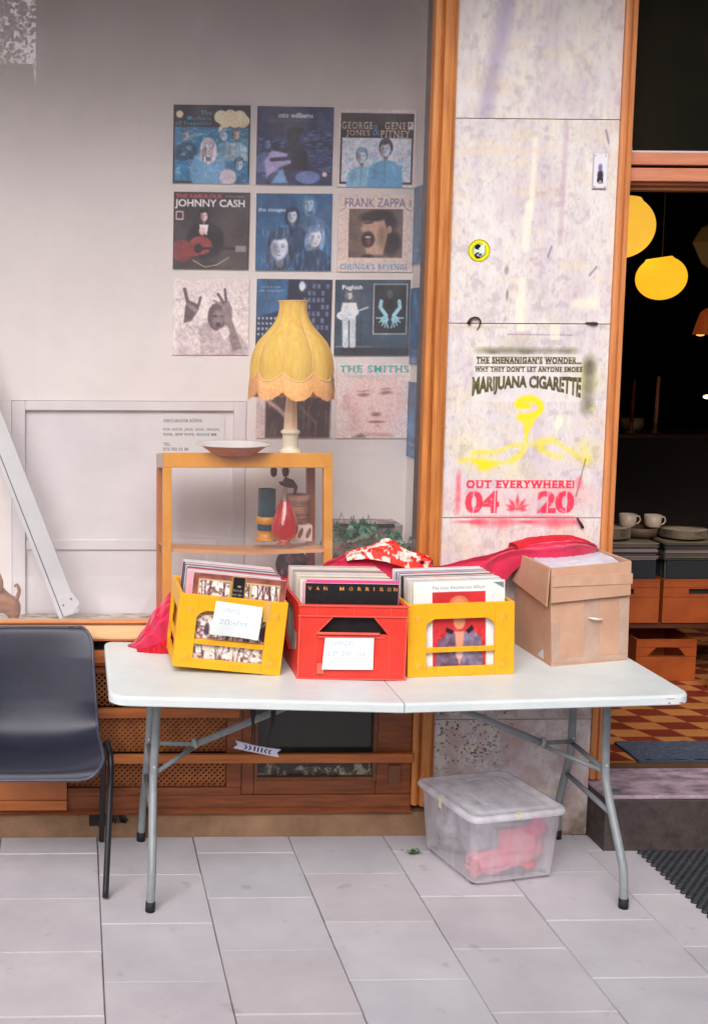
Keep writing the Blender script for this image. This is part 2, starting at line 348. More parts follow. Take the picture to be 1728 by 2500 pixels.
GLASS = glass_mat('shop_window_glass', (.99, .99, .99), 1.8, .05)

# ================================================================== SETTING
# ground sheet and paving
G = mat('street_asphalt', (.06, .06, .062), .85, (.045, .045, .047), 3, 6, .4, 60)
struct(MB().box(-60, 60, -60, -4.9, -.16, -.012).build('road', G))
struct(MB().box(-60, 60, -4.9, 4, -.16, -.012).build('ground', mat('sand_joint', rgb(168, 156, 152), .9, rgb(96, 84, 86), 11, 4)))
SLAB = mat('concrete_paving', rgb(197, 194, 197), .8, rgb(176, 171, 176), 3.5, 9, .35, 260, lo=.25, hi=.75)
# per slab tint through a point colour multiplied in
_t = SLAB.node_tree; _a = _t.nodes.new('ShaderNodeAttribute'); _a.attribute_name = 'Col'; _mm = _t.nodes.new('ShaderNodeMixRGB'); _mm.blend_type = 'MULTIPLY'; _mm.inputs[0].default_value = 1
_p = _t.nodes['Principled BSDF']; _s = _p.inputs['Base Color'].links[0].from_socket; _t.links.new(_s, _mm.inputs[1]); _t.links.new(_a.outputs['Color'], _mm.inputs[2])
# dark blotches and gum spots
_nz = _t.nodes.new('ShaderNodeTexNoise'); _nz.inputs['Scale'].default_value = 9; _nz.inputs['Detail'].default_value = 3; _tc = _t.nodes.new('ShaderNodeTexCoord'); _t.links.new(_tc.outputs['Object'], _nz.inputs['Vector'])
_cr = _t.nodes.new('ShaderNodeValToRGB'); _cr.color_ramp.elements[0].position = .66; _cr.color_ramp.elements[1].position = .72; _cr.color_ramp.elements[0].color = (1, 1, 1, 1); _cr.color_ramp.elements[1].color = (.84, .80, .80, 1)
_t.links.new(_nz.outputs['Fac'], _cr.inputs[0]); _m3 = _t.nodes.new('ShaderNodeMixRGB'); _m3.blend_type = 'MULTIPLY'; _m3.inputs[0].default_value = 1
_t.links.new(_mm.outputs[0], _m3.inputs[1]); _t.links.new(_cr.outputs[0], _m3.inputs[2]); _t.links.new(_m3.outputs[0], _p.inputs['Base Color'])
mb = MB(); cols = []
for i in range(-12, 14):
    for j in range(-1, 14):
        x0 = .1298 + .35 * i; x1 = x0 + .35
        yt = -.1434 - .35 * j - (.175 if i % 2 == 0 else 0)
        y1 = yt + .35; y0 = yt
        y1 = min(y1, -.001)
        if y0 >= -.004 or y0 < -4.9: continue
        g = .0008 + random.random() * .0012; c = .0022; hz = random.uniform(-.0012, .0012)
        xa, xb, ya, yb = x0 + g, x1 - g, y0 + g, y1 - g
        jit = lambda: random.uniform(-.001, .001)
        T = [(xa + c + jit(), ya + c + jit(), hz + jit() * .5), (xb - c + jit(), ya + c + jit(), hz), (xb - c + jit(), yb - c, hz + jit() * .5), (xa + c, yb - c + jit(), hz)]
        Mi = [(xa, ya, -.004), (xb, ya, -.004), (xb, yb, -.004), (xa, yb, -.004)]
        Bo = [(x, y, -.03) for x, y, _ in Mi]
        mb.add(T + Mi + Bo, [(0, 1, 2, 3)] + [(4 + k, 4 + (k + 1) % 4, (k + 1) % 4, k) for k in range(4)] + [(8 + k, 8 + (k + 1) % 4, 4 + (k + 1) % 4, 4 + k) for k in range(4)])
        t = random.uniform(.93, 1.05); w = random.uniform(-.03, .03); cols += [(t + w, t, t - w * .5, 1)] * 12
pv = mb.build('pavement', SLAB); struct(pv)
ca = pv.data.color_attributes.new('Col', 'FLOAT_COLOR', 'POINT'); ca.data.foreach_set('color', np.array(cols).ravel())

# ---- marble pillar between window and door
XL, XR = 1.354, 1.933
pil = thing('marble_pillar', 'pale streaked marble pillar with spray stencils, hooks and stains between window and doorway', 'pillar', (1.64, 0, 0))
def slab(z0, z1, cv=None, nx=100, lab=None):
    nz_ = cv.h if cv is not None else 8; nxx = cv.w if cv is not None else 8
    w, h = XR - XL, z1 - z0 - .003
    mb = MB(); mb.box(0, w, 0.0005, .125, 0, h)
    nb = len(mb.v); X = np.linspace(0, w, nxx); Z = np.linspace(h, 0, nz_)
    v = [(x, 0.0, z) for z in Z for x in X]; F = [(i * nxx + j + nb, (i + 1) * nxx + j + nb, (i + 1) * nxx + j + 1 + nb, i * nxx + j + 1 + nb) for i in range(nz_ - 1) for j in range(nxx - 1)]
    me = bpy.data.meshes.new('marble_slab'); me.from_pydata(mb.v + v, [], mb.f + F); me.materials.append(MARB)
    ca = me.color_attributes.new('Col', 'FLOAT_COLOR', 'POINT'); col = np.zeros((len(me.vertices), 4))
    if cv is not None: col[nb:, :3] = s2l(cv.a.reshape(-1, 3)); col[nb:, 3] = cv.al.ravel()
    ca.data.foreach_set('color', col.ravel())
    o = bpy.data.objects.new('marble_slab', me); C.objects.link(o); o.parent = pil; o.location = (XL - 1.64, 0, z0)
    if lab: o['label'] = lab
    return o
def stains(cv, seed, n=22, tape=True):
    r = random.Random(seed)
    for i in range(n):
        x, y = r.random(), r.random(); c = r.choice([(176, 158, 174), (164, 146, 160), (186, 168, 172), (150, 136, 154)])
        cv.el(x, y, r.uniform(.004, .014), r.uniform(.006, .03), c, .8, r.uniform(-30, 30), r.uniform(.25, .7))
    for i in range(5):
        x = r.uniform(.1, .95); cv.line([(x, r.uniform(0, .3)), (x + r.uniform(-.03, .03), r.uniform(.6, 1))], r.uniform(.02, .08), r.choice([(214, 194, 198), (204, 194, 206), (230, 226, 216)]), r.uniform(.12, .28), .06)
    # vertical grime streaks
    n_ = fbm(cv.h, cv.w, 3, 14, seed); cv.put(np.clip((n_ - .5) * 3, 0, 1), (200, 180, 186), .45); n_ = fbm(cv.h, cv.w, 5, 5, seed + 31); cv.put(np.clip((n_ - .52) * 5, 0, 1), (190, 178, 192), .28); n_ = fbm(cv.h, cv.w, 22, 18, seed + 33); cv.put(np.clip((n_ - .58) * 6, 0, 1), (172, 156, 166), .45); n_ = fbm(cv.h, cv.w, 14, 5, seed + 35); cv.put(np.clip((n_ - .56) * 6, 0, 1), (224, 208, 176), .45); n_ = fbm(cv.h, cv.w, cv.h / 6, cv.w / 2.5, seed + 2); cv.put(np.clip((n_ - .5) * 4, 0, 1), (178, 162, 172), .38); n_ = fbm(cv.h, cv.w, 5, 22, seed + 8); cv.put(np.clip((n_ - .6) * 5, 0, 1), (236, 226, 196), .45)
    n_ = fbm(cv.h, cv.w, 9, 9, seed + 5); cv.put(np.clip((n_ - .58) * 5, 0, 1), (232, 230, 224), .5)
# topmost and third slabs
cv = Cv(150, 116, (0, 0, 0)); cv.al[:] = 0; stains(cv, 4, 14)
cv.line([(.32, .35), (.27, .6), (.18, .98)], .09, (150, 134, 170), .5, .06); cv.line([(.36, .1), (.33, .38)], .05, (140, 124, 158), .6, .03)
cv.el(.165, .345, .013, .013, (60, 20, 24), .3); cv.el(.81, .345, .011, .013, (60, 24, 24), .3)
slab(2.582, 3.34, cv)
cv = Cv(300, 240, (0, 0, 0)); stains(cv, 9, 40)
for (x, y0, y1, w) in ((.495, .1, .44, .035), (.47, .42, .62, .05), (.45, .8, 1.0, .05)):
    cv.line([(x, y0), (x - .01, y1)], w, (236, 232, 212), .75, .02)
cv.line([(.68, .0), (.67, .6)], .03, (190, 160, 176), .5, .02); cv.line([(.0, .16), (.45, .155), (.65, .13)], .02, (226, 206, 180), .5, .02)
for p, q in (((.92, .05), (.94, .11)), ((.62, .62), (.6, .67)), ((.9, .72), (.86, .76))): cv.line([p, q], .012, (130, 112, 150), .8)
cv.el(.35, .74, .02, .03, (120, 70, 84), .6, 0, .6); cv.el(.36, .86, .012, .04, (110, 60, 80), .6, 0, .6); cv.line([(.78, .9), (.9, .9)], .05, (240, 236, 206), .6, .03)
slab(1.876, 2.582, cv)
# the sprayed slab: z 1.183 .. 1.876
cv = Cv(346, 290, (0, 0, 0)); stains(cv, 15, 30)
X_ = lambda x: (x - XL) / (XR - XL)
Z_ = lambda z: (1.876 - z) / (1.876 - 1.183)
OL, YEL_, RED_ = (74, 68, 22), (240, 222, 20), (240, 46, 80)
cv.rect(X_(1.45), Z_(1.77), X_(1.85), Z_(1.19), (222, 218, 220), .12, .03)
def spray(x, z, rx, rz, col, op=.7):
    cv.el(X_(x), Z_(z), rx / (XR - XL), rz / (1.876 - 1.183), col, 1.0, 0, op)
for x, z, c_, o_ in ((1.86, 1.68, (190, 186, 70), .35), (1.43, 1.45, YEL_, .16), (1.87, 1.42, YEL_, .25), (1.62, 1.36, YEL_, .14), (1.50, 1.38, YEL_, .25), (1.42, 1.25, RED_, .18), (1.52, 1.25, RED_, .12), (1.64, 1.24, RED_, .12), (1.76, 1.25, RED_, .16), (1.84, 1.26, RED_, .2), (1.60, 1.79, OL, .2)): spray(x, z, .09, .07, c_, o_)
for x in (1.50, 1.56, 1.62, 1.66, 1.72, 1.78): spray(x, 1.782, .055, .018, OL, .6)
spray(1.52, 1.775, .03, .012, OL, .6); spray(1.64, 1.775, .03, .012, OL, .5)
for z, o in ((1.735, .9), (1.71, .8), (1.67, .55), (1.64, .6), (1.60, .6), (1.58, .6)): spray(1.866, z, .034, .045, OL, o * .9)
spray(1.885, 1.575, .02, .012, YEL_, .6)
cv.rect(X_(1.842), Z_(1.76), X_(1.846), Z_(1.57), (200, 190, 60), .5)
cv.rect(X_(1.452), Z_(1.77), X_(1.842), Z_(1.60), (232, 230, 226), .4)
SZ = 1.876 - 1.183; SX = XR - XL
cv.text("THE SHENANIGAN'S WONDER...", X_(1.462), Z_(1.760), .378 / SX, .026 / SZ, OL, 1, .055, .16, .1, 0)
cv.text("WHY THEY DON'T LET ANYONE SMOKE", X_(1.458), Z_(1.725), .385 / SX, .021 / SZ, OL, 1, .055, .16, .1, 0)
# arched heavy line: each letter longer towards the ends
mk = text_mask("MARIJUANA CIGARETTE", .392 / SX * 289, 200, .05, .0); cc = int(X_(1.452) * 289)
full = np.zeros((346, 290))
for k in range(mk.shape[1]):
    u = (k / mk.shape[1] - .48) * 2; top = Z_(1.692 - .004 * u * u); bot = Z_(1.634 - .042 * u * u)
    r0, r1 = int(top * 345), int(bot * 345); rows = np.linspace(0, mk.shape[0] - 1, max(2, r1 - r0)).astype(int); full[r0:r0 + len(rows), cc + k] = mk[rows, k]
nzt = fbm(346, 290, 12, 60, 5); cv.put(full * np.clip(nzt * 3.2 - .15, 0, 1), OL, .95)
# yellow ribbon figure
P0 = lambda L: [(X_(a), Z_(b)) for a, b in L]
zz_ = lambda z: z + .027 + (1.584 - z) * .09
P2 = lambda L: [(X_(a), Z_(zz_(b))) for a, b in L]
W_ = 1 / SX
cv.line(P2([(1.618, 1.556), (1.655, 1.556)]), .018 * W_, YEL_, 1, .016)
cv.line(P2([(1.614, 1.566), (1.635, 1.582), (1.668, 1.584), (1.694, 1.566), (1.700, 1.545), (1.688, 1.526), (1.66, 1.515), (1.625, 1.513)]), .021 * W_, YEL_, 1, .018)
cv.poly(P2([(1.628, 1.503), (1.685, 1.508), (1.672, 1.478), (1.640, 1.478)]), YEL_, .9, .015); cv.poly(P2([(1.64, 1.478), (1.67, 1.478), (1.655, 1.44), (1.648, 1.412)]), YEL_, .95, .012)
cv.line(P2([(1.65, 1.43), (1.655, 1.415)]), .01 * W_, YEL_, .9)
cv.poly(P2([(1.66, 1.40), (1.70, 1.428), (1.74, 1.432), (1.76, 1.412), (1.725, 1.405), (1.71, 1.385), (1.69, 1.398)]), YEL_, .75, .03)
cv.line(P2([(1.75, 1.425), (1.79, 1.39), (1.84, 1.36)]), .010 * W_, YEL_, .8, .02); cv.line(P2([(1.70, 1.385), (1.75, 1.36), (1.78, 1.355)]), .013 * W_, YEL_, .75, .03)
cv.line(P2([(1.46, 1.37), (1.55, 1.375), (1.60, 1.40), (1.645, 1.405)]), .010 * W_, YEL_, .8, .02)
cv.line(P2([(1.645, 1.39), (1.63, 1.36), (1.60, 1.34)]), .017 * W_, YEL_, .85, .025)
cv.poly(P2([(1.43, 1.352), (1.50, 1.345), (1.56, 1.335), (1.60, 1.335), (1.54, 1.318), (1.515, 1.300), (1.49, 1.303), (1.475, 1.325)]), YEL_, .95, .02)
spray(1.425, 1.39, .03, .014, YEL_, .8); spray(1.868, 1.395, .03, .03, YEL_, .8); spray(1.86, 1.44, .016, .04, YEL_, .5)
cv.line(P2([(1.868, 1.345), (1.855, 1.28), (1.84, 1.2)]), .004 * W_, (110, 70, 90), .8)
cv.el(X_(1.765), Z_(1.525), .03, .045, (238, 236, 206), .3, 20, .9); cv.line(P2([(1.765, 1.48), (1.76, 1.45)]), .01, (238, 236, 206), .7)
# red lettering
cv.text("OUT EVERYWHERE!", X_(1.442), Z_(1.318), .392 / SX, .030 / SZ, RED_, 1, .05, .18, .0, 0)
cv.text("04", X_(1.44), Z_(1.280), .125 / SX, .084 / SZ, RED_, .95, .045, .0, .15, 1)
cv.text("20", X_(1.70), Z_(1.279), .135 / SX, .084 / SZ, RED_, .95, .045, .0, .15, 1)
for x in (1.468, 1.545, 1.735, 1.803): cv.rect(X_(x), Z_(1.281), X_(x + .004), Z_(1.194), (226, 222, 222), .8, .004)
lc = (1.628, 1.212)
for a, L in ((90, .058), (128, .05), (52, .05), (157, .046), (23, .046), (182, .038), (-2, .038)):
    ca_, sa_ = math.cos(R(a)), math.sin(R(a)); b = (lc[0], lc[1]); e_ = (lc[0] + ca_ * L, lc[1] + sa_ * L * .98); mx_ = (lc[0] + ca_ * L * .55, lc[1] + sa_ * L * .55); pp = .007
    cv.poly(P0([b, (mx_[0] - sa_ * pp, mx_[1] + ca_ * pp), e_, (mx_[0] + sa_ * pp, mx_[1] - ca_ * pp)]), RED_, .9, .012)
for z in (1.33, 1.30, 1.27, 1.24, 1.21): spray(1.413, z, .014, .035, RED_, .6)
for z in (1.32, 1.30): spray(1.85, z, .016, .02, RED_, .7)
for x in np.arange(1.44, 1.84, .03): spray(x, 1.186, .04, .007, RED_, .4)
# peeled tape, joint marks
cv.line(P2([(1.40, 1.862), (1.56, 1.862)]), .01, (206, 196, 160), .8, .01); cv.line(P2([(1.57, 1.835), (1.80, 1.833)]), .005, (150, 110, 140), .8, .008)
cv.rect(X_(1.60), Z_(1.876), X_(1.63), Z_(1.85), (240, 234, 210), .8); cv.rect(X_(1.72), Z_(1.876), X_(1.755), Z_(1.82), (238, 230, 206), .7)
for a, b in (((1.40, 1.86), (1.43, 1.62)), ((1.87, 1.83), (1.90, 1.80))): cv.line(P2([a, b]), .02, (196, 170, 196), .35, .03)
slab(1.183, 1.876, cv, lab='sprayed slab with stencilled lettering, yellow ribbon shape and red date')
cv = Cv(300, 240, (0, 0, 0)); stains(cv, 23, 40)
for x in np.arange(.14, .86, .04): cv.el(x + .02 * math.sin(x * 40), .018, .07, .030 + .018 * math.sin(x * 17 + 2), RED_, 1, 0, .35 + .3 * abs(math.sin(x * 9)))
n_ = fbm(300, 240, 8, 8, 55); cv.put(np.clip((n_ - .5) * 5, 0, 1) * np.clip((cv.Y - .45) * 4, 0, 1), (150, 118, 100), .6)
n_ = fbm(300, 240, 60, 40, 57); cv.put(np.clip((n_ - .64) * 12, 0, 1) * np.clip((cv.Y - .55) * 6, 0, 1) * np.clip((.6 - cv.X) * 5, 0, 1), (60, 50, 50), .8)
cv.rect(0, .99, 1, 1.0, (200, 190, 180), .8)
slab(.44, 1.183, cv)
cv = Cv(180, 240, (0, 0, 0)); stains(cv, 31, 20)
n_ = fbm(180, 240, 6, 8, 65); cv.put(np.clip((n_ - .42) * 4, 0, 1), (190, 160, 158), .75); cv.put(np.clip((cv.Y - .62) * 3, 0, 1) * np.clip(fbm(180, 240, 12, 14, 8) * 2 - .4, 0, 1), (96, 76, 50), .75)
n_ = fbm(180, 240, 60, 60, 67); cv.put(np.clip((n_ - .62) * 12, 0, 1) * np.clip((.55 - cv.X) * 5, 0, 1) * np.clip((.5 - cv.Y) * 5, 0, 1), (50, 42, 42), .85)
slab(.0, .44, cv)
# iron wall ties in the joints, enamel plate, sticker
IRON = mat('rusty_iron', rgb(52, 22, 30), .7, rgb(80, 34, 40), 30)
mb = MB(); arc = [(1.428 + .021 * (1 - math.cos(a)), -.008, 1.876 + .019 * math.sin(a)) for a in np.linspace(0, math.pi * .95, 9)] + [(1.465, -.006, 1.862), (1.458, -.004, 1.852)]
mb.tube(arc, [.005] * 3 + [.0035] * 4 + [.003] * 2 + [.002, .0015], 6); mb.tube([(1.426, .01, 1.876), (1.431, -.01, 1.876)], .006, 6)
tag(mb.build('iron_hook', IRON), 'thin curved rusty hook in the pillar joint above the stencil', 'hook')
tag(MB().tube([(1.85, -.004, 1.877), (1.87, -.008, 1.876), (1.885, -.006, 1.875)], [.003, .006, .005], 6).tube([(1.846, .01, 1.876), (1.85, -.004, 1.877)], .004, 6).build('iron_hook', IRON), 'stubby rusty iron tie at the pillar joint under the enamel plate', 'hook')
tag(MB().tube([(1.845, .01, 1.184), (1.847, -.006, 1.18), (1.858, -.01, 1.16), (1.867, -.008, 1.147)], [.003, .003, .006, .005], 6).build('iron_hook', IRON), 'rusty iron tie hanging below the red stencilled date', 'hook')
ep = thing('enamel_plate', 'small white enamel plate with smudged remains on the pillar beside the door frame', 'plate', (1.845, -.001, 2.344))
c2 = Cv(70, 30, (226, 226, 230), .42); c2.el(.52, .62, .26, .2, (60, 56, 70), .4); c2.el(.5, .4, .2, .14, (130, 120, 160), .5); c2.rect(.3, .7, .45, .82, (40, 34, 44)); c2.rect(.6, .7, .75, .82, (50, 44, 54)); c2.el(.55, .84, .3, .04, (170, 130, 110), .6)
c2.rect(0, 0, .04, 1, (150, 120, 130), .5); c2.rect(0, .975, 1, 1, (150, 110, 120), .8)
o = canvas_mesh('plate_face', c2, .05, .12, .004, plain('enamel_edge', rgb(200, 196, 200)), ep, (0, -.005, 0))
for x, z in ((.007, .007), (.043, .007), (.007, .113), (.043, .113)): MB().lathe([(.0, .0), (.0022, .0003), (.0024, .002)], 8, M=Matrix.Translation((x, -.0065, z)) @ Matrix.Rotation(R(-90), 4, 'X')).build('screw', plain('screw_head', rgb(140, 110, 110)), ep)
c2 = Cv(84, 84, (232, 216, 20))
c2.el(.5, .5, .5, .5, (40, 40, 30), .03); c2.el(.5, .5, .475, .475, (236, 220, 20), .03); c2.el(.5, .5, .32, .32, (70, 140, 60), .04); c2.el(.5, .5, .29, .3, (196, 214, 180), .05)
c2.el(.42, .32, .15, .1, (20, 20, 20), .1, -20); c2.poly([(.3, .3), (.55, .22), (.5, .45), (.34, .44)], (20, 20, 22)); c2.el(.46, .72, .17, .15, (20, 20, 30), .1)
for k in range(4): c2.line([(.5, .62 - .07 * k), (.66, .56 - .09 * k), (.72, .46 - .09 * k)], .035, (240, 240, 240))
c2.el(.44, .7, .05, .05, (210, 210, 220), .2); c2.el(.55, .75, .04, .03, (220, 220, 230), .2); c2.line([(.36, .5), (.5, .5), (.56, .6)], .05, (235, 235, 240)); c2.text('G', .44, .64, .12, .14, (200, 200, 230))
# round sticker: disc fan coloured from the canvas
n = 84; mb = MB(); rr = .039
pts = [(0, 0)] + [(rr * k / 20 * math.cos(a), rr * k / 20 * math.sin(a)) for k in range(1, 21) for a in np.linspace(0, 2 * math.pi, 48, endpoint=False)]
v = [(x, -.0008, z) for x, z in pts] + [(rr * math.cos(a), .0002, rr * math.sin(a)) for a in np.linspace(0, 2 * math.pi, 48, endpoint=False)]
f = [(0, 1 + (k + 1) % 48, 1 + k) for k in range(48)] + [(1 + i * 48 + k, 1 + i * 48 + (k + 1) % 48, 1 + (i + 1) * 48 + (k + 1) % 48, 1 + (i + 1) * 48 + k) for i in range(20) for k in range(48)]
me = bpy.data.meshes.new('round_sticker'); me.from_pydata(v, [], f); me.materials.append(print_mat()); ca = me.color_attributes.new('Col', 'FLOAT_COLOR', 'POINT'); col = np.ones((len(v), 4))
for i, p in enumerate(v):
    u = min(83, max(0, int((p[0] / rr * .5 + .5) * 83))); w = min(83, max(0, int((.5 - p[2] / rr * .5) * 83))); col[i, :3] = s2l(c2.a[w, u])
ca.data.foreach_set('color', col.ravel()); o = bpy.data.objects.new('round_sticker', me); C.objects.link(o); o.location = (1.457, -.0005, 2.128)
tag(o, 'round yellow sticker with black and white emblem stuck on the marble pillar', 'sticker')

# ---- wooden window frame, sill, glass
wf = thing('window_frame', 'orange varnished wooden shop window frame with sill coloured pale as if lit beside the pillar', 'window frame', (.4, 0, .66))
O = lambda mb: [tuple((v[0] - .4, v[1], v[2] - .66)) for v in mb.v]
def part(mb, name, m, parent, off, bevel=0.0, **k):
    mb.v = [(v[0] - off[0], v[1] - off[1], v[2] - off[2]) for v in mb.v]; return mb.build(name, m, parent, bevel, **k)
off = (.4, 0, .66)
pf = [(1.276, .045), (1.276, -.012), (1.288, -.018), (1.296, -.018), (1.299, -.006), (1.303, -.006), (1.307, -.024), (1.318, -.03), (1.338, -.03), (1.342, -.014), (1.3535, -.014), (1.3535, .045)]
part(MB().prism(pf, .12, 3.34, 'z'), 'window_post', WOOD, wf, off, .0015)
part(MB().prism([(1.2615, .036), (1.2615, .03), (1.2755, .03), (1.2755, .036)], .7, 3.34, 'z'), 'inner_post', mat('grey_brown_reveal', rgb(72, 60, 56), .6), wf, off)
part(MB().prism([(.04, .806), (.012, .806), (.004, .800), (-.034, .764), (-.04, .758), (-.04, .748), (.04, .748)], -1.6, 1.2755, 'x'), 'sill', WOODP, wf, off, .002)
part(MB().box(-1.6, 1.2755, -.018, .004, .8005, .8095), 'sill_bead', mat('bead_wood', rgb(214, 140, 84), .5), wf, off, .002)
part(MB().box(-1.6, 1.2755, -.036, .03, .742, .7478), 'sill_lip', WOODH, wf, off)
part(MB().box(-.6, 1.2755, .012, .018, .81, 3.34), 'window_pane', GLASS, wf, off)
# ---- panelling below the window
pn = thing('window_panelling', 'orange brown wooden panelling with pierced grilles and a cellar window under the shop window', 'panelling', (.4, 0, .09))
off = (.4, 0, .09)
part(MB().box(-1.6, 1.2755, .01, .05, .672, .7415), 'fascia_recess', VOID, pn, off)
part(MB().box(-1.6, 1.2755, -.014, .0095, .655, .7), 'fascia_board', WOODH, pn, off, .003)
part(MB().prism([(.03, .655), (-.012, .655), (-.012, .645), (-.002, .640), (-.02, .632), (-.02, .622), (.0, .615), (.03, .615)], -1.6, 1.2755, 'x'), 'moulding', WOODD, pn, off)
part(MB().box(-1.6, 1.2755, .06, .1, .09, .67), 'void_backing', VOID, pn, off)  # dark sheet in place of the unlit void behind the grilles
for z0, z1, xa, xb in ((.456, .492, .02, .64), (.286, .320, .02, 1.2755)):
    part(MB().box(xa, xb, -.03, -.012, z0, z1), 'cross_rail', WOODH, pn, off, .003)
part(MB().box(.598, .652, -.0115, .03, .19, .6145), 'stile', WOODD, pn, off, .003)
part(MB().box(.02, .652, -.0115, .03, .160, .1895), 'bottom_rail', WOODD, pn, off, .003)
part(MB().box(-1.6, 1.2755, -.008, .05, .093, .1595), 'base_board', WOODD, pn, off, .003)
part(MB().prism([(.05, .0925), (-.02, .0925), (-.024, .1), (-.008, .112), (-.008, .0925 + .02)], -1.6, 1.2755, 'x'), 'base_moulding', WOODD, pn, off)
part(MB().box(-1.6, .0195, -.024, .03, .15, .47), 'flush_panel', mat('flush_orange_panel', rgb(194, 118, 66), .5, rgb(176, 100, 54), 4, 5, .2, 40), pn, off, .003)
part(MB().box(-1.6, .0195, -.03, .03, .1125, .1495), 'flush_panel_rail', WOODH, pn, off, .004)
# pierced grille: diagonal bars with small diamonds at their middles leave cross shaped holes
def grille(x0, x1, z0, z1, p=.0205):
    mb = MB(); w = .0034; y = .004
    L = (z1 - z0)
    k = -int(L / p) - 1
    def clip(a, b):
        (xa, za), (xb, zb) = a, b
        pts = []
        t0, t1 = 0, 1
        dx, dz = xb - xa, zb - za
        for pp, q in ((-dx, xa - x0), (dx, x1 - xa), (-dz, za - z0), (dz, z1 - za)):
            if pp == 0: continue
            t = q / pp
            if pp < 0: t0 = max(t0, t)
            else: t1 = min(t1, t)
        return (t0, t1) if t1 > t0 else None
    n = int((x1 - x0 + L) / p) + 2
    for s in (1, -1):
        for i in range(n):
            xs = x0 - L + i * p if s == 1 else x0 + i * p
            a = (xs, z0); b = (xs + s * L, z1); c = clip(a, b)
            if not c: continue
            A = (a[0] + (b[0] - a[0]) * c[0], a[1] + (b[1] - a[1]) * c[0]); B = (a[0] + (b[0] - a[0]) * c[1], a[1] + (b[1] - a[1]) * c[1])
            nx, nz_ = -s * w * .707 * .7, w * .707 * .7
            if s == -1: nx, nz_ = w * .5, w * .5
            else: nx, nz_ = -w * .5, w * .5
            yy = y + (0 if s == 1 else .0004)
            mb.prism([(A[0] + nx, A[1] + nz_), (A[0] - nx, A[1] - nz_), (B[0] - nx, B[1] - nz_), (B[0] + nx, B[1] + nz_)], yy, yy + .006)
    # diamonds
    h = p / 2; d = .0036; i0 = int((x1 - x0) / h); j0 = int(L / h)
    for i in range(i0 + 1):
        for j in range(j0 + 1):
            cx = x0 + (i + .5) * h; cz = z0 + (j + .5) * h
            if cx > x1 - .003 or cz > z1 - .003: continue
            mb.add([(cx - d, y - .0006, cz), (cx, y - .0006, cz - d), (cx + d, y - .0006, cz), (cx, y - .0006, cz + d)], [(0, 1, 2, 3)])
    return mb
GR = mat('grille_wood', rgb(182, 112, 58), .6, rgb(148, 84, 42), 20, 5)
for z0, z1 in ((.4925, .6145), (.3205, .4555), (.19, .2855)):
    part(grille(.021, .597, z0, z1), 'pierced_grille', GR, pn, off)
# cellar window
cw = part(MB().box(.6525, .70, -.004, .04, .16, .6145).box(1.147, 1.2755, -.004, .04, .16, .6145).box(.7005, 1.1465, -.004, .04, .16, .214).box(.7005, 1.1465, -.004, .04, .575, .6145), 'cellar_window_frame', WOODD, pn, off, .004)
part(MB().box(1.19, 1.235, -.012, -.0045, .2, .27).box(.7, .712, -.009, .02, .214, .575).box(1.133, 1.147, -.009, .02, .214, .575).box(.712, 1.133, -.009, .02, .2145, .226), 'cellar_window_bead', mat('worn_bead', rgb(130, 80, 50), .6, rgb(90, 60, 44), 20, 5), pn, off, .002)
dg = mat('dirty_cellar_pane', rgb(52, 50, 44), .18, rgb(42, 40, 36), 4, 6, lo=.3, hi=.6)
t = dg.node_tree; n_ = t.nodes; nz = n_.new('ShaderNodeTexNoise'); nz.inputs['Scale'].default_value = 24; nz.inputs['Detail'].default_value = 9; nz.inputs['Roughness'].default_value = .75
tc = n_.new('ShaderNodeTexCoord'); sp = n_.new('ShaderNodeSeparateXYZ'); t.links.new(tc.outputs['Object'], nz.inputs['Vector']); t.links.new(tc.outputs['Object'], sp.inputs[0])
mr = n_.new('ShaderNodeMapRange'); mr.inputs[1].default_value = .13; mr.inputs[2].default_value = .24; mr.inputs[3].default_value = .12; mr.inputs[4].default_value = -.12; t.links.new(sp.outputs[2], mr.inputs[0])
ad = n_.new('ShaderNodeMath'); t.links.new(nz.outputs['Fac'], ad.inputs[0]); t.links.new(mr.outputs[0], ad.inputs[1])
cr = n_.new('ShaderNodeValToRGB'); cr.color_ramp.elements[0].position = .56; cr.color_ramp.elements[1].position = .68; t.links.new(ad.outputs[0], cr.inputs[0])
mx = n_.new('ShaderNodeMixRGB'); mx.inputs[2].default_value = (*rgb(176, 166, 140), 1); p = n_['Principled BSDF']; t.links.new(p.inputs['Base Color'].links[0].from_socket, mx.inputs[1]); t.links.new(cr.outputs[0], mx.inputs[0]); t.links.new(mx.outputs[0], p.inputs['Base Color'])
part(MB().box(.7125, 1.1325, .012, .016, .2265, .5745), 'cellar_pane', dg, pn, off)
# ---- plinth
PL = mat('stained_plinth_stone', rgb(164, 128, 98), .8, rgb(112, 84, 60), 5, 8, .4, 60, lo=.3, hi=.7)
pl = thing('stone_plinth', 'stained brown stone plinth along the pavement under the wooden panelling', 'plinth', (.4, 0, 0))
MB().box(-2.0, .953, -.004, .12, -.02, .0915).build('plinth_course', PL, pl, .004)
mb = MB(); mb.box(-.3, -.235, -.0065, -.0042, .045, .088); r = random.Random(3)
for k in range(9):
    x = -.232 + k * .007; mb.add([(x, -.0062, .088), (x + .004, -.0062, .088), (x + .012 + r.random() * .012, -.0062, .05 + r.random() * .02), (x + .010, -.0062, .055)], [(0, 3, 2, 1)])
mb.build('tar_stain', mat('dark_tar', rgb(40, 32, 28), .8), pl)
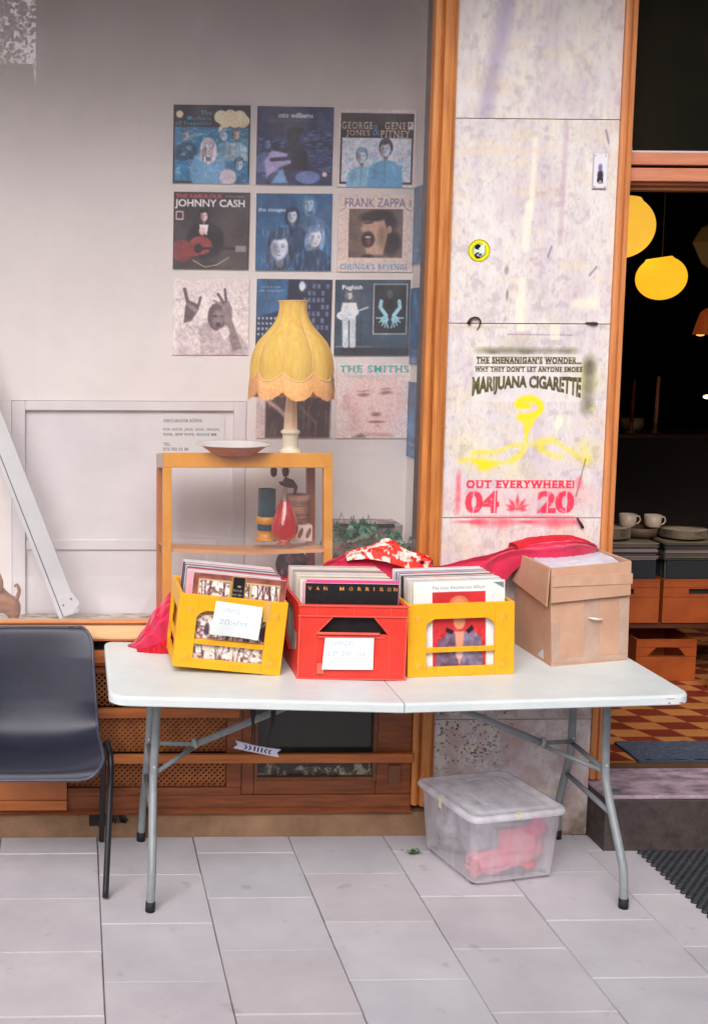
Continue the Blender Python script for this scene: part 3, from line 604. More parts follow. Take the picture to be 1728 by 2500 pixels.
# ---- door frame, transom, step
df = thing('door_frame', 'orange wooden door frame with pale pink transom rails at the open shop door', 'door frame', (1.97, 0, .22)); off = (1.97, 0, .22)
part(MB().prism([(1.9335, .1), (1.9335, -.012), (1.942, -.016), (1.951, -.016), (1.954, -.004), (1.957, -.004), (1.961, -.014), (1.975, -.014), (1.979, .02), (1.979, .1)], .215, 3.34, 'z'), 'door_jamb', mat('salmon_varnished_wood', rgb(210, 138, 82), .45, rgb(186, 114, 64), 5, 6, .2, 40, stretch=(9, 9, .7)), df, off, .0015)
part(MB().box(1.9795, 1.987, .03, .1, .215, 3.34), 'inner_jamb', WOOD, df, off)
part(MB().box(1.9875, 4.0, .03, .1, 2.432, 2.476), 'transom_rail', PINKW, df, off, .003)
part(MB().box(1.9875, 4.0, .02, .1, 2.374, 2.42), 'transom_rail', PINKW, df, off, .003)
part(MB().box(1.9875, 4.0, .05, .1, 2.4205, 2.4315), 'transom_gap', VOID, df, off)
part(MB().prism([(.06, 2.3735), (.03, 2.3735), (.034, 2.362), (.045, 2.356), (.045, 2.346), (.1, 2.346), (.1, 2.3735)], 1.9875, 4.0, 'x'), 'transom_moulding', WOODD, df, off)
part(MB().box(1.9875, 4.0, .04, .06, 2.4765, 2.482).prism([(1.9875, 2.482), (2.0, 2.482), (1.9885, 2.62)], .04, .06), 'glazing_bead', plain('white_bead', rgb(206, 206, 214)), df, off)
tg = mat('dark_fanlight_glass', rgb(36, 30, 20), .08, rgb(24, 24, 18), 2)
part(MB().box(1.9875, 4.0, .062, .068, 2.482, 3.34), 'fanlight_pane', tg, df, off)
st = thing('stone_step', 'grey granite doorstep with worn pale tread at the shop entrance', 'step', (2.6, 0, 0)); off = (2.6, 0, 0)
part(MB().box(1.936, 3.9, -.147, .13, -.02, .19), 'step_block', mat('dark_granite_step', rgb(84, 72, 68), .7, rgb(52, 46, 46), 30, 8, .5, 120, lo=.3, hi=.7), st, off, .006)
part(MB().box(1.9345, 3.9, -.150, .13, .1905, .205), 'step_tread', mat('worn_pink_granite', rgb(186, 164, 176), .6, rgb(116, 98, 110), 9, 9, .5, 90, lo=.36, hi=.6, stretch=(1, 2, 1)), st, off, .004)
part(MB().box(1.99, 3.9, .1305, .142, .19, .2235), 'threshold_strip', mat('brass_threshold', rgb(120, 96, 66), .3, metal=.7), st, off, .002)
tag(MB().lathe([(0, .0), (.012, .003), (.02, 0)], 7, (1.99, -.10, .2065), sq=(1, .6)).build('green_leaf', mat('leaf', rgb(70, 112, 84), .6)), 'small green leaf lying on the doorstep tread beside the pillar', 'leaf')
# ---- building wall above, unseen overhang added to shade the shopfront
tag(MB().box(-6, -1.6, 0, .5, 0, 3.34).build('shop_wall', mat('grey_plaster', rgb(150, 142, 134), .8)), 'plain grey plastered shop wall beyond the window', 'wall')
tag(MB().box(4.0, 10, 0, .5, 0, 3.34).build('shop_wall', _M['grey_plaster']), 'plain grey plastered wall beyond the shop door', 'wall')
tag(MB().box(-6, 10, 0.0, 6.6, 3.345, 12).build('upper_facade', _M['grey_plaster']), 'plastered upper storeys over the shopfront', 'facade')
tag(MB().box(-6, 10, -.8, -.001, 3.5, 3.6).build('shade_canopy', mat('canopy_grey', rgb(110, 96, 92), .8)), 'unseen flat overhang added to shade the top of the shopfront', 'shade_canopy')  # out of view, added to darken the upper window and pillar
# ---- window niche
nw = thing('display_wall', 'white painted back wall of the window display with a recessed panel', 'wall', (.4, .757, .66)); off = (.4, .757, .66)
part(MB().box(-.8, 1.431, .757, .8, 1.555, 3.34).box(-.8, -.2165, .757, .8, .64, 1.5545).box(.756, 1.431, .757, .8, .64, 1.5545), 'wall_surface', WALLW, nw, off)
part(MB().box(-.2145, -.16, .751, .79, .64, 1.553).box(.703, .7545, .751, .79, .64, 1.553).box(-.1595, .7025, .751, .79, 1.515, 1.553), 'panel_frame', mat('white_panel_paint', rgb(224, 220, 220), .6, rgb(216, 211, 213), 4, 3, .1, 40), nw, off, .002)
part(MB().box(-.1595, .7025, .771, .79, .64, 1.5145), 'recessed_panel', _M['white_panel_paint'], nw, off)
part(MB().box(.598, .640, .7615, .7705, .64, .93).box(-.159, .64, .7615, .7705, .93, .972), 'panel_batten', _M['white_panel_paint'], nw, off, .002)
part(MB().box(1.431, 1.46, .13, .8, .64, 3.34), 'return_wall', WALLW, nw, off)
part(MB().box(-1.6, -.8, .13, .8, .64, 3.34), 'far_return_wall', WALLW, nw, off)
part(MB().box(-1.6, 1.46, .0, .8, 3.3405, 3.344), 'niche_ceiling', mat('dim_ceiling', rgb(150, 138, 134), .8), nw, off)
part(MB().box(-.8, 1.4305, .04, .7565, .60, .66), 'niche_floor', mat('peeling_white_floor', rgb(196, 190, 182), .7, rgb(128, 106, 88), 11, 9, .6, 30, lo=.40, hi=.50, stretch=(1, 3, 1)), nw, off)
tag(MB().box(1.4605, 1.60, .001, .5, 0, 3.34).build('pillar_core', VOID), 'wall mass behind the marble pillar', 'wall') if False else None

# ---- shop interior
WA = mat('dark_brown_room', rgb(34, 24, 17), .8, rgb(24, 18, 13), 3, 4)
rm = thing('shop_room', 'dark brown walls and ceiling of the shop behind the doorway', 'room', (3.4, 3, .2)); off = (3.4, 3, .2)
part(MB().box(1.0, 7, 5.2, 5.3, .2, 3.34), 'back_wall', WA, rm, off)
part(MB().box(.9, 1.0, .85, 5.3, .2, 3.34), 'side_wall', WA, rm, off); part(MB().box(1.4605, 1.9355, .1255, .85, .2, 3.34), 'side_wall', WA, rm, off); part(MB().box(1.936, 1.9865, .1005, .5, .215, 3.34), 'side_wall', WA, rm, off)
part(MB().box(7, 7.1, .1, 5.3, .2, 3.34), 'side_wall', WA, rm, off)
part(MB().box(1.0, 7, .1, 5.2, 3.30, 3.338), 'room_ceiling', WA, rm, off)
TL = mat('terracotta_tile', rgb(190, 124, 66), .5, rgb(170, 106, 54), 5, 4, .1, 60); TD = mat('oxblood_tile', rgb(126, 46, 28), .5, rgb(104, 36, 22), 5, 4, .1, 60)
mb = MB(); mb.box(1.0, 7, .1505, 5.2, .1, .2155, 0)
for j in range(-2, 26):
    ya = .358 + .0918 * j; yb = ya + .0918
    if ya < .1505: ya = .1505
    if yb <= ya: continue
    for i in range(-6, 22):
        xa = 2.549 + .142 * i - .27 * (ya - .358); xb = 2.549 + .142 * i - .27 * (yb - .358)
        if xa < 1.0: continue
        mb.add([(xa + .0006, ya + .0006, .22), (xa + .1414, ya + .0006, .22), (xb + .1414, yb - .0006, .22), (xb + .0006, yb - .0006, .22)], [(0, 1, 2, 3)], 1 if (i + j) % 2 == 0 else 0)
struct(mb.build('tiled_floor', [TL, TD]))
# door mat inside: blue grey pile
mb = MB(); g = np.random.default_rng(2)
xs = np.linspace(0, 1, 90); ys = np.linspace(0, 1, 26); P = np.zeros((26, 90, 3))
for a in range(26):
    for b in range(90):
        P[a, b] = (2.185 - .06 * ys[a] * 0 + xs[b] * 1.3, .146 + ys[a] * .215 + g.normal() * .0015, .232 + g.normal() * .0018)
mb.grid(P, smooth=False); mb.box(2.186, 3.484, .147, .360, .2205, .229)
tag(mb.build('doormat', mat('blue_grey_pile', rgb(74, 82, 98), .95, rgb(50, 58, 72), 120, 4, .8, 300)), 'blue grey carpet doormat on the chequered floor inside the doorway', 'doormat')
# rubber mat outside: rows of linked loops
mb = MB(); q = 0
for i in range(22):
    for j in range(42):
        cx = 2.062 + i * .029 + (.0145 if j % 2 else 0); cy = -.172 - j * .0175; n = 10
        a_ = random.uniform(-.1, .1)
        ring = []
        for k in range(n):
            t = 2 * math.pi * k / n
            for (rx, rz) in ((.0148, .001), (.0143, .010), (.0100, .011), (.0088, .001)):
                ring.append((cx + rx * math.cos(t) * 1.02, cy + rx * .68 * math.sin(t), rz + .001 * math.sin(i + j)))
        f = [(k * 4 + s, ((k + 1) % n) * 4 + s, ((k + 1) % n) * 4 + s + 1, k * 4 + s + 1) for k in range(n) for s in range(3)]
        mb.add(ring, f, 0, True)
tag(mb.build('rubber_mat', mat('dusty_rubber', rgb(42, 44, 50), .6, rgb(30, 32, 36), 30)), 'black open loop rubber mat on the pavement in front of the doorstep', 'doormat')

# opposite side of the street (seen only mirrored in the window)
OP = mat('opposite_plaster', rgb(120, 112, 108), .8); ob = thing('opposite_building', 'grey plastered house across the street', 'building', (12, -16, 0))
part(MB().box(-.55, 25, -24, -15, 0, 11), 'wall', OP, ob, (12, -16, 0))
part(MB().box(-30, -.7, -30, -18, 0, 6.5), 'wall', OP, ob, (12, -16, 0))
for i in range(8):
    for k in range(3): part(MB().box(1 + i * 2.8, 2.2 + i * 2.8, -15.02, -14.97, 1.2 + k * 3.2, 2.9 + k * 3.2), 'window', mat('dark_pane', rgb(30, 32, 36), .1), ob, (12, -16, 0))
LEAF = mat('street_tree_leaves', (.07, .11, .03), .7, (.03, .06, .015), 2, 4)
tr = thing('street_tree', 'leafy tree across the street in front of the grey houses', 'tree', (-2.6, -14, 0))
MB().tube([(0, 0, 0), (.05, 0, 2), (-.1, .1, 4.5), (.1, 0, 7)], [.2, .16, .12, .05], 8).build('trunk', mat('bark', rgb(80, 66, 54), .9, rgb(56, 46, 40), 10, 5, .8, 20), tr)
mb = MB(); r = random.Random(5)
for k in range(120):
    a, b = r.random() * 6.28, r.uniform(-1, 1); rad = r.random() ** .4; cx, cy, cz = 2.6 * rad * math.cos(a) * math.sqrt(1 - b * b), 2.2 * rad * math.sin(a) * math.sqrt(1 - b * b), 7.0 + 2.3 * rad * b
    for q in range(150):
        x, y, z = cx + r.gauss(0, .28), cy + r.gauss(0, .28), cz + r.gauss(0, .24); s = r.uniform(.03, .06); u = Vector((r.gauss(0, 1), r.gauss(0, 1), r.gauss(0, 1))).normalized(); w = u.cross(Vector((r.gauss(0, 1), 1, .3))).normalized()
        p = Vector((x, y, z)); mb.add([p - u * s, p + w * s * .6, p + u * s, p - w * s * .6], [(0, 1, 2, 3)])
mb.build('crown', LEAF, tr)

# ================================================================== TABLE
tb = thing('folding_table', 'white plastic folding table holding record crates, sagging slightly at its centre hinge', 'table', (1.05, -.345, 0)); off = (1.05, -.345, 0)
def zt(x): return .7385 - .0285 * (x - .15) if x < 1.052 else .7128 + .0275 * (x - 1.052)
def top_half(xa, xb, left):
    # rounded outline
    y0, y1 = -.700, -.012; rr = .055; pts = []
    cs = [(xb, y0, 0, 0), (xb, y1, 0, 0), (xa + rr, y1 - rr, 90, 180), (xa + rr, y0 + rr, 180, 270)] if left else [(xa, y1, 0, 0), (xa, y0, 0, 0), (xb - rr, y0 + rr, 270, 360), (xb - rr, y1 - rr, 0, 90)]
    for cx, cy, a0, a1 in cs:
        if a0 == a1: pts.append((cx, cy))
        else:
            for a in np.linspace(a0, a1, 9): pts.append((cx + rr * math.cos(R(a)), cy + rr * math.sin(R(a))))
    if left is False: pts = pts
    v = []; n = len(pts); T = .032
    cxm = (xa + xb) / 2; cym = (y0 + y1) / 2
    rings = [(-.006, -T), (0, -T + .004), (0, -.008), (-.002, -.003), (-.007, 0)]
    for ins, dz in rings:
        for x, y in pts:
            sx = x - (ins * -1) * (1 if x > cxm else -1) if True else x; sy = y + ins * (1 if y > cym else -1)
            sx = x + ins * (1 if x > cxm else -1)
            if (left and abs(x - xb) < 1e-6) or (not left and abs(x - xa) < 1e-6): sx = x
            v.append((sx, sy, zt(min(max(sx, xa + .001), xb - .001)) + dz))
    f = [(i * n + k, i * n + (k + 1) % n, (i + 1) * n + (k + 1) % n, (i + 1) * n + k) for i in range(len(rings) - 1) for k in range(n)]
    f += [tuple(range(n))[::-1], tuple((len(rings) - 1) * n + k for k in range(n))]
    mb = MB(); mb.add(v, f, 0, False); return mb
part(top_half(.150, 1.0505, True), 'tabletop_half', WHITE, tb, off); part(top_half(1.0535, 1.945, False), 'tabletop_half', WHITE, tb, off)
part(MB().box(1.86, 1.885, -.7012, -.7004, zt(1.87) - .010, zt(1.87) - .0085).box(1.90, 1.915, -.6985, -.6965, zt(1.9) - .026, zt(1.9) - .022).add([(1.865, -.7003, zt(1.87) - .024), (1.875, -.7003, zt(1.87) - .027), (1.87, -.7003, zt(1.87) - .019)], [(0, 1, 2)]), 'edge_scuff', mat('scuff', rgb(150, 130, 140), .7), tb, off)
part(MB().box(1.03, 1.075, -.66, -.06, .668, .6795), 'hinge_bar', GREYM, tb, off, .002)
def legframe(xt, xf, sgn):
    """wishbone pair at x (top) .. x (foot)"""
    zc = lambda z: xf + (xt - xf) * (z / .68)
    for pts in ([(-.42, .685), (-.42, .40), (-.44, .34), (-.565, .155), (-.585, .11), (-.588, .03)], [(-.145, .685), (-.145, .40), (-.13, .34), (-.045, .155), (-.035, .11), (-.035, .03)]):
        P = [(zc(z), y, z) for y, z in pts]
        lg = part(MB().tube(soft(P), .0135, 14), 'leg', GREYM, tb, off)
        y, z = pts[-1]; fo = MB().tube([(zc(0), y, .001), (zc(.03), y, .034)], .0155, 12); fo.v = [(v[0] - off[0], v[1] - off[1], v[2] - off[2]) for v in fo.v]
        fo.build('rubber_foot', RUB, lg)
    part(MB().tube([(zc(.4), -.15, .398), (zc(.4), -.42, .398)], .009, 8), 'leg_crossbar', GREYM, tb, off)
    part(MB().tube([(zc(.27), -.10, .272), (zc(.27), -.485, .272)], .009, 8), 'leg_crossbar', GREYM, tb, off)
    for p in ((-.42, .42), (-.145, .42), (-.44, .34)): part(MB().tube([(zc(p[1]) , p[0] - .0115, p[1]), (zc(p[1]), p[0] - .0165, p[1])], .004, 8), 'rivet', plain('rivet_steel', rgb(190, 194, 196), .3), tb, off)
    cx = xf - sgn * .155; col = (cx, -.285, .44)
    br = part(MB().tube([(xf - sgn * .50, -.285, .585), (cx + sgn * .0, -.285, .44)], .012, 8), 'brace_stem', GREYM, tb, off)
    part(MB().tube([(cx - sgn * .01, -.285, .446), (zc(.41), -.15, .405)], .008, 8), 'brace_arm', GREYM, tb, off)
    part(MB().tube([(cx - sgn * .01, -.285, .436), (zc(.39), -.42, .392)], .008, 8), 'brace_arm', GREYM, tb, off)
    part(MB().tube([(cx - sgn * .018, -.285, .451), (cx - sgn * .006, -.285, .447)], .018, 10), 'brace_collar', plain('zinc', rgb(160, 164, 160), .35), tb, off)
    part(MB().tube([(xf - sgn * .50, -.285, .585), (xf - sgn * .58, -.285, .612), (xf - sgn * .62, -.285, .672)], .010, 8), 'brace_end', GREYM, tb, off)
legframe(.318, .287, -1); legframe(1.80, 1.812, 1)
# hanging ornament under the table edge
orn = thing('hanging_ornament', 'silver grey ornament with forked ends hanging on black strings below the table edge', 'ornament', (.64, -.46, .49))
mb = MB(); L = .152; SIL = mat('silver_plastic', rgb(176, 176, 196), .45)
pts = [(-.076, .012), (-.066, 0), (-.076, -.013), (-.03, -.014), (0, -.0135), (.03, -.014), (.076, -.013), (.066, .001), (.076, .013), (.03, .010), (0, .0085), (-.03, .010)]
MO = Matrix.Rotation(R(12), 4, 'Y')
mb.prism(pts, -.003, .003, 'y', 0, MO); mb.build('ornament_body', SIL, orn)
mb = MB()
for x, d in ((-.044, -.006), (-.03, -.006), (-.012, 0), (0, 0), (.012, 0), (.028, .006), (.042, .006)):
    mb.prism([(x, .006), (x + .005, .006), (x + .005 - d, -.002), (x + .005, -.009), (x, -.009), (x - d, -.002)], -.0036, -.0031, 'y', 0, MO)
mb.build('slot_marks', VOID, orn)
mb = MB()
mb.prism([(-.026, .195), (-.006, .195), (-.007, .118), (-.012, .085), (-.0155, .04), (-.0175, -.002), (-.0225, -.002), (-.0205, .04), (-.020, .085), (-.025, .118)], -.001, .001)
mb.prism([(.040, .190), (.060, .190), (.058, .105), (.048, .07), (.0285, -.008), (.0255, -.008), (.042, .07), (.042, .105)], -.001, .001)
mb.build('string', RUB, orn)

# ================================================================== CRATES AND SLEEVES
EDGE = [mat('sleeve_edge_%s' % n, c, .6) for n, c in (('white', rgb(226, 228, 224)), ('cream', rgb(222, 214, 186)), ('grey', rgb(176, 178, 184)), ('pink', rgb(232, 170, 180)), ('dark', rgb(70, 56, 66)), ('blue', rgb(150, 164, 196)), ('red', rgb(206, 60, 60)), ('green', rgb(176, 190, 166)))]
def chev(mb, cx, cz, y, s=.012, up=1):
    for k in range(3): mb.tube([(cx - s, y, cz + k * .006 - .004), (cx, y, cz + k * .006 + .004), (cx + s, y, cz + k * .006 - .004)], .0011, 5)
def yellow_crate(label, loc, rot, note):
    t = thing('plastic_crate', label, 'crate', loc, rot, 'plastic crates of records on the table')
    W, D, H, th = .354, .30, .243, .012
    zb, z1, z2, z3 = .032, .080, .097, .192
    mb = MB(); xa, xb = .062, .290
    mb.box(0, xa, 0, th, 0, H); mb.box(xb, W, 0, th, 0, H); mb.box(xa, xb, 0, th, 0, zb); mb.box(xa, xb, 0, th, z3, H)
    mb.prism([(xa, z3), (xa, z3 - .024), (xa + .010, z3 - .010), (xa + .028, z3)], .0, th); mb.prism([(xb, z3), (xb - .028, z3), (xb - .010, z3 - .010), (xb, z3 - .024)], .0, th)
    mb.build('front_wall', YEL, t, .0015)
    cb = MB().box(xa, xb, .0015, th - .002, z1, z2); cb.build('crossbar', YEL, t, .002)
    mb = MB(); mb.box(0, W, D - th, D, 0, .192); mb.box(0, W, D - th, D, .192, H); mb.build('back_wall', YEL, t, .0015)
    for x0 in (0, W - th):
        mb = MB(); y0, y1 = th, D - th
        mb.box(x0, x0 + th, y0, y0 + .03, 0, H); mb.box(x0, x0 + th, y1 - .03, y1, 0, H); mb.box(x0, x0 + th, y0 + .03, y1 - .03, 0, zb); mb.box(x0, x0 + th, y0 + .03, y1 - .03, z3 - .01, H); mb.box(x0, x0 + th, y0 + .03, y1 - .03, z1, z2)
        mb.build('side_wall', YEL, t, .0015)
    MB().box(th, W - th, th, D - th, 0, .005).build('crate_floor', YEL, t)
    mb = MB()
    for cx, cz in ((.036, .188), (W - .036, .188), (.036, .03), (W - .036, .03), (.036, .11), (W - .036, .11)):
        if cz != .11: m_ = MB(); chev(m_, cx, cz, -.0003); m_.build('embossed_chevron', YELC, t)
    if note:
        cv = Cv(70, 80, (226, 234, 232)); cv.text('VINYL', .15, .16, .42, .15, (176, 190, 210), .8); cv.text('20:-/st', .14, .5, .62, .17, (176, 190, 206), .9)
        nn = thing_note(t, cv, (.112, -.014, .124), .152, .108, .022, 2.5)
        MB().box(.128, .150, -.0012, -.0004, .168, .2425).build('brown_tape', mat('tan_tape', rgb(226, 178, 92), .3), t); MB().box(.276, .300, -.0012, -.0004, .175, .2425).build('brown_tape', _M['tan_tape'], t)
    return t, (W, D, H)
def thing_note(t, cv, loc, w, h, bow, tilt=0):
    P = np.zeros((cv.h, cv.w, 3)); P[..., 0] = cv.X * w + .012 * (cv.Y - .5) * (cv.X < .5) * 0; P[..., 2] = h * (1 - cv.Y)
    P[..., 1] = -bow * .9 * np.sin(cv.Y * 2.2) * (.6 + .4 * np.cos(cv.X * 5)) - .003
    P[..., 0] += -.008 * cv.Y * (1 - cv.X)
    me = bpy.data.meshes.new('paper_note'); v = P.reshape(-1, 3); v2 = v + [0, .0006, 0]; b = cv.w; N = len(v)
    ii, jj = np.meshgrid(np.arange(cv.h - 1), np.arange(cv.w - 1), indexing='ij'); q = (ii * b + jj).ravel()
    F = np.stack([q, q + b, q + b + 1, q + 1], 1); F2 = F[:, ::-1] + N
    me.from_pydata(np.concatenate([v, v2]).tolist(), [], F.tolist() + F2.tolist()); me.materials.append(print_mat())
    ca = me.color_attributes.new('Col', 'FLOAT_COLOR', 'POINT'); col = np.ones((2 * N, 4)); col[:N, :3] = s2l(cv.a.reshape(-1, 3)); col[N:, :3] = .8; ca.data.foreach_set('color', col.ravel())
    me.polygons.foreach_set('use_smooth', [True] * len(me.polygons))
    o = bpy.data.objects.new('paper_note', me); C.objects.link(o); o.parent = t; o.location = loc; o.rotation_euler = (0, R(tilt), 0); return o
def red_crate(label, loc, rot):
    t = thing('plastic_crate', label, 'crate', loc, rot, 'plastic crates of records on the table')
    W, D, H, th = .352, .345, .246, .011
    k = H / .23
    zt_, zb_ = .192 * k, .140 * k
    def end_wall(y0, y1, nm):
        mb = MB(); x1, x2, x3, x4 = .060, .112, .242, .290
        mb.box(0, W, y0, y1, 0, zb_); mb.box(0, W, y0, y1, zt_, H)
        mb.prism([(0, zb_), (x1, zb_), (x2, zt_), (0, zt_)], y0, y1); mb.prism([(x4, zb_), (W, zb_), (W, zt_), (x3, zt_)], y0, y1)
        return mb.build(nm, REDP, t, .0012)
    end_wall(0, th, 'front_wall'); end_wall(D - th, D, 'back_wall')
    mb = MB(); yy = -.004
    for z, h in ((H - .006, .006), (zt_ + .001, .005), (.0, .005)): mb.box(-.004, W + .004, yy, -.0002, z, z + h)
    for x in (.0, W - .005): mb.box(x, x + .005, yy, -.0002, .0055, zt_)
    for x in (.055, .176, .296): mb.box(x, x + .0028, yy + .001, -.0002, zt_ + .0065, H - .0065)
    for x in (.055, .296): mb.box(x, x + .0022, yy + .002, -.0002, .006, zt_ if x > .1 and False else zb_ - .002)
    for a, b in (((.056, zb_), (.108, zt_)), ((.294, zb_), (.246, zt_))): mb.tube([(a[0], -.002, a[1]), (b[0], -.002, b[1])], .0022, 6)
    mb.box(.066, .28, yy, -.0002, zb_ - .012, zb_ - .006)
    mb.build('raised_ribs', mat('red_rib_highlight', rgb(238, 92, 76), .4), t, .0008)  # ribs in a paler copy of the red, their highlight painted in
    for x0 in (0, W - th):
        mb = MB(); y0, y1 = th, D - th
        mb.box(x0, x0 + th, y0, y0 + .022, 0, H); mb.box(x0, x0 + th, y1 - .022, y1, 0, H); mb.box(x0, x0 + th, y0 + .022, y1 - .022, 0, .03); mb.box(x0, x0 + th, y0 + .022, y1 - .022, zt_ + .01, H)
        mb.prism([(y0 + .022, zt_ + .01), (y0 + .022, zt_ - .06), (y0 + .07, zt_ - .06), (y0 + .11, zt_ + .01)], x0, x0 + th, 'x')
        mb.prism([(y0 + .022, .03), (y1 - .022, .03), (y1 - .022, .10), (y0 + .16, .055), (y0 + .022, .09)], x0, x0 + th, 'x')
        mb.build('side_wall', REDP, t, .0012)
    MB().box(th, W - th, th, D - th, 0, .005).build('crate_floor', REDP, t)
    cv = Cv(80, 110, (228, 238, 236), 1.3); cv.text('VINYL', .16, .1, .5, .16, (186, 204, 222), .9); cv.text('LP 20:-/st', .1, .42, .76, .17, (180, 200, 220), .9); cv.text('SINGLAR 10:-', .08, .72, .78, .12, (190, 206, 226), .8)
    thing_note(t, cv, (.086, -.008, .035), .158, .105, .0, -.5)
    tp = mat('clear_tape', rgb(240, 110, 92), .2); MB().box(.06, .262, -.0078, -.0062, .150, .158).box(.062, .085, -.0078, -.0062, .02, .055).build('clear_tape', tp, t)
    return t, (W, D, H)
SL = .305
def plain_sleeve(crate, i, x, y, rx, col, rz, grp, label, w=SL, h=None, thick=.0035):
    """a record sleeve standing in a crate; own top-level object in world space"""
    h = h or SL
    me_key = ('slv', col, round(thick, 4))
    if me_key not in _T:
        mb = MB(); mb.box(0, w, 0, thick, 0, h)
        me = bpy.data.meshes.new('record_sleeve'); me.from_pydata(mb.v, [], mb.f); me.materials.append(EDGE[col]); _T[me_key] = me
    o = bpy.data.objects.new('record_sleeve', _T[me_key]); C.objects.link(o)
    M = crate.matrix_basis.copy() if False else (Matrix.Translation(crate.location) @ crate.rotation_euler.to_matrix().to_4x4())
    o.matrix_world = M @ Matrix.Translation((x, y, .006)) @ Euler((rx, 0, rz)).to_matrix().to_4x4()
    return tag(o, label, 'record sleeve', grp)
def fill(crate, dims, grp, label, n, y0, y1, palette, seed, x0=.022, lean0=-6, lean1=-2, xdrift=0.0, skew=.004):
    r = random.Random(seed)
    W, D, H = dims
    for i in range(n):
        u = i / (n - 1); y = y0 + (y1 - y0) * u
        plain_sleeve(crate, i, x0 + r.uniform(-1, 1) * skew + xdrift * u, y, R(lean0 + (lean1 - lean0) * u + r.uniform(-.25, .25)), r.choice(palette), R(r.uniform(-.35, .35)), grp, label, thick=r.choice((.003, .0035, .0045, .005)))
CR1, d1 = yellow_crate('tilted yellow crate with curling white price note and brown picture sleeve in front', (.3625, -.425, .7565), (0, R(5.6), R(0)), True)
CR2, d2 = red_crate('red crate with taped white price note and black sleeve in front', (.7655, -.452, .7205), (0, R(.9), R(-.3)))
CR3, d3 = yellow_crate('yellow crate without note and white sleeve with red portrait in front', (1.1345, -.425, .7155), (0, R(-1.6), R(1.2)), False)
fill(CR1, d1, 'record sleeves packed in the tilted yellow crate', 'plain sleeve standing behind the brown picture sleeve in the tilted yellow crate', 34, .034, .268, [0, 0, 0, 1, 2, 3, 5, 0, 0, 4, 6], 3, .024, -2, 3)
fill(CR2, d2, 'record sleeves packed in the red crate', 'plain sleeve standing behind the black sleeve in the red crate', 40, .045, .325, [0, 1, 1, 0, 1, 2, 0, 7, 1, 4, 3], 5, .018, -3, -1)
fill(CR3, d3, 'record sleeves packed in the yellow crate with the red portrait', 'plain sleeve standing behind the white sleeve in the yellow crate without note', 36, .034, .272, [0, 0, 1, 2, 4, 6, 0, 5, 0, 0, 4], 8, .022, -2, 2)
def front_sleeve(crate, cv, x, y, rx, label, edge=EDGE[0], t=.004, zz=.006):
    o = canvas_mesh('record_sleeve', cv, SL, SL, t, edge)
    M = Matrix.Translation(crate.location) @ crate.rotation_euler.to_matrix().to_4x4()
    o.matrix_world = M @ Matrix.Translation((x, y, zz)) @ Euler((rx, 0, 0)).to_matrix().to_4x4()
    return tag(o, label, 'record sleeve')
def tree_photo(c, x0, y0, x1, y1, seed):
    c.rect(x0 - .012, y0 - .012, x1 + .012, y1 + .012, (196, 168, 92)); c.rect(x0, y0, x1, y1, (240, 232, 226))
    r = random.Random(seed); m = (c.X > x0) & (c.X < x1) & (c.Y > y0) & (c.Y < y1); keep = c.a.copy()
    for k in range(9):
        x = r.uniform(x0, x1); c.line([(x, y1), (x + r.uniform(-.03, .03), (y0 + y1) / 2), (x + r.uniform(-.05, .05), y0)], r.uniform(.006, .014), (86, 48, 50), .9)
        for q in range(4): yy = r.uniform(y0, y1); c.line([(x, yy), (x + r.uniform(-.09, .09), yy - r.uniform(0, .08))], .006, (120, 70, 66), .8)
    n = fbm(c.h, c.w, 26, 26, seed + 40); c.put(np.clip((n - .52) * 6, 0, 1), (96, 50, 54), .75)
    c.a = np.where(m[..., None], c.a, keep)
cv = Cv(130, 130, (146, 84, 76)); cv.grain(.5, 9, 6)
tree_photo(cv, .07, .07, .40, .42, 1); tree_photo(cv, .43, .07, .62, .42, 2); tree_photo(cv, .64, .07, .93, .42, 3)
tree_photo(cv, .07, .45, .93, .70, 5); tree_photo(cv, .05, .75, .93, .97, 7)
for x in (.2, .44, .56, .8): cv.el(x, .60, .035, .09, (60, 46, 56), .4, 0, .85)
cv.el(.84, .60, .06, .11, (58, 48, 60), .2)
for x in (.22, .26, .5, .55, .78, .9): cv.line([(x, .75), (x - .01, .93)], .03, (232, 220, 206), .9)
cv.rect(.42, .0, .57, .24, (170, 140, 70)); cv.rect(.432, .01, .558, .232, (30, 26, 30)); cv.text('POESIE', .445, .15, .10, .025, (214, 206, 190)); cv.text('ROUTIER', .445, .195, .10, .025, (214, 206, 190)); cv.el(.5, .11, .03, .012, (180, 170, 150), .5)
front_sleeve(CR1, cv, .040, .018, R(-2), 'brown sleeve with framed tree pictures in front of the tilted yellow crate')
cv = Cv(130, 130, (34, 32, 34)); cv.grain(.2, 30, 6)
xs = [.028, .118, .205, None, .385, .49, .58, .665, .75, .815, .895, .965]
for ch, x in zip('VAN MORRISON', np.array([.03, .115, .20, 0, .375, .475, .565, .65, .737, .80, .885, .955])):
    if ch == ' ': continue
    cv.text(ch, x, .035, .012 if ch == 'I' else .042 if ch != 'M' else .048, .042, (222, 152, 72), 1, .02)
front_sleeve(CR2, cv, .022, .016, R(-3), 'black sleeve with widely spaced orange lettering in front of the red crate')
cv = Cv(60, 130, (228, 86, 148)); cv.text('ALLA VISOR', .08, .05, .2, .16, (70, 40, 60), .7); cv.rect(.72, .5, 1, 1, (240, 170, 110))
front_sleeve(CR2, Cv(60, 130, (228, 86, 148)).text('SISTA VISAN', .08, .03, .2, .06, (90, 40, 70), .8), .028, .034, R(-2.5), 'bright pink sleeve just behind the black one in the red crate', EDGE[3], zz=.014)
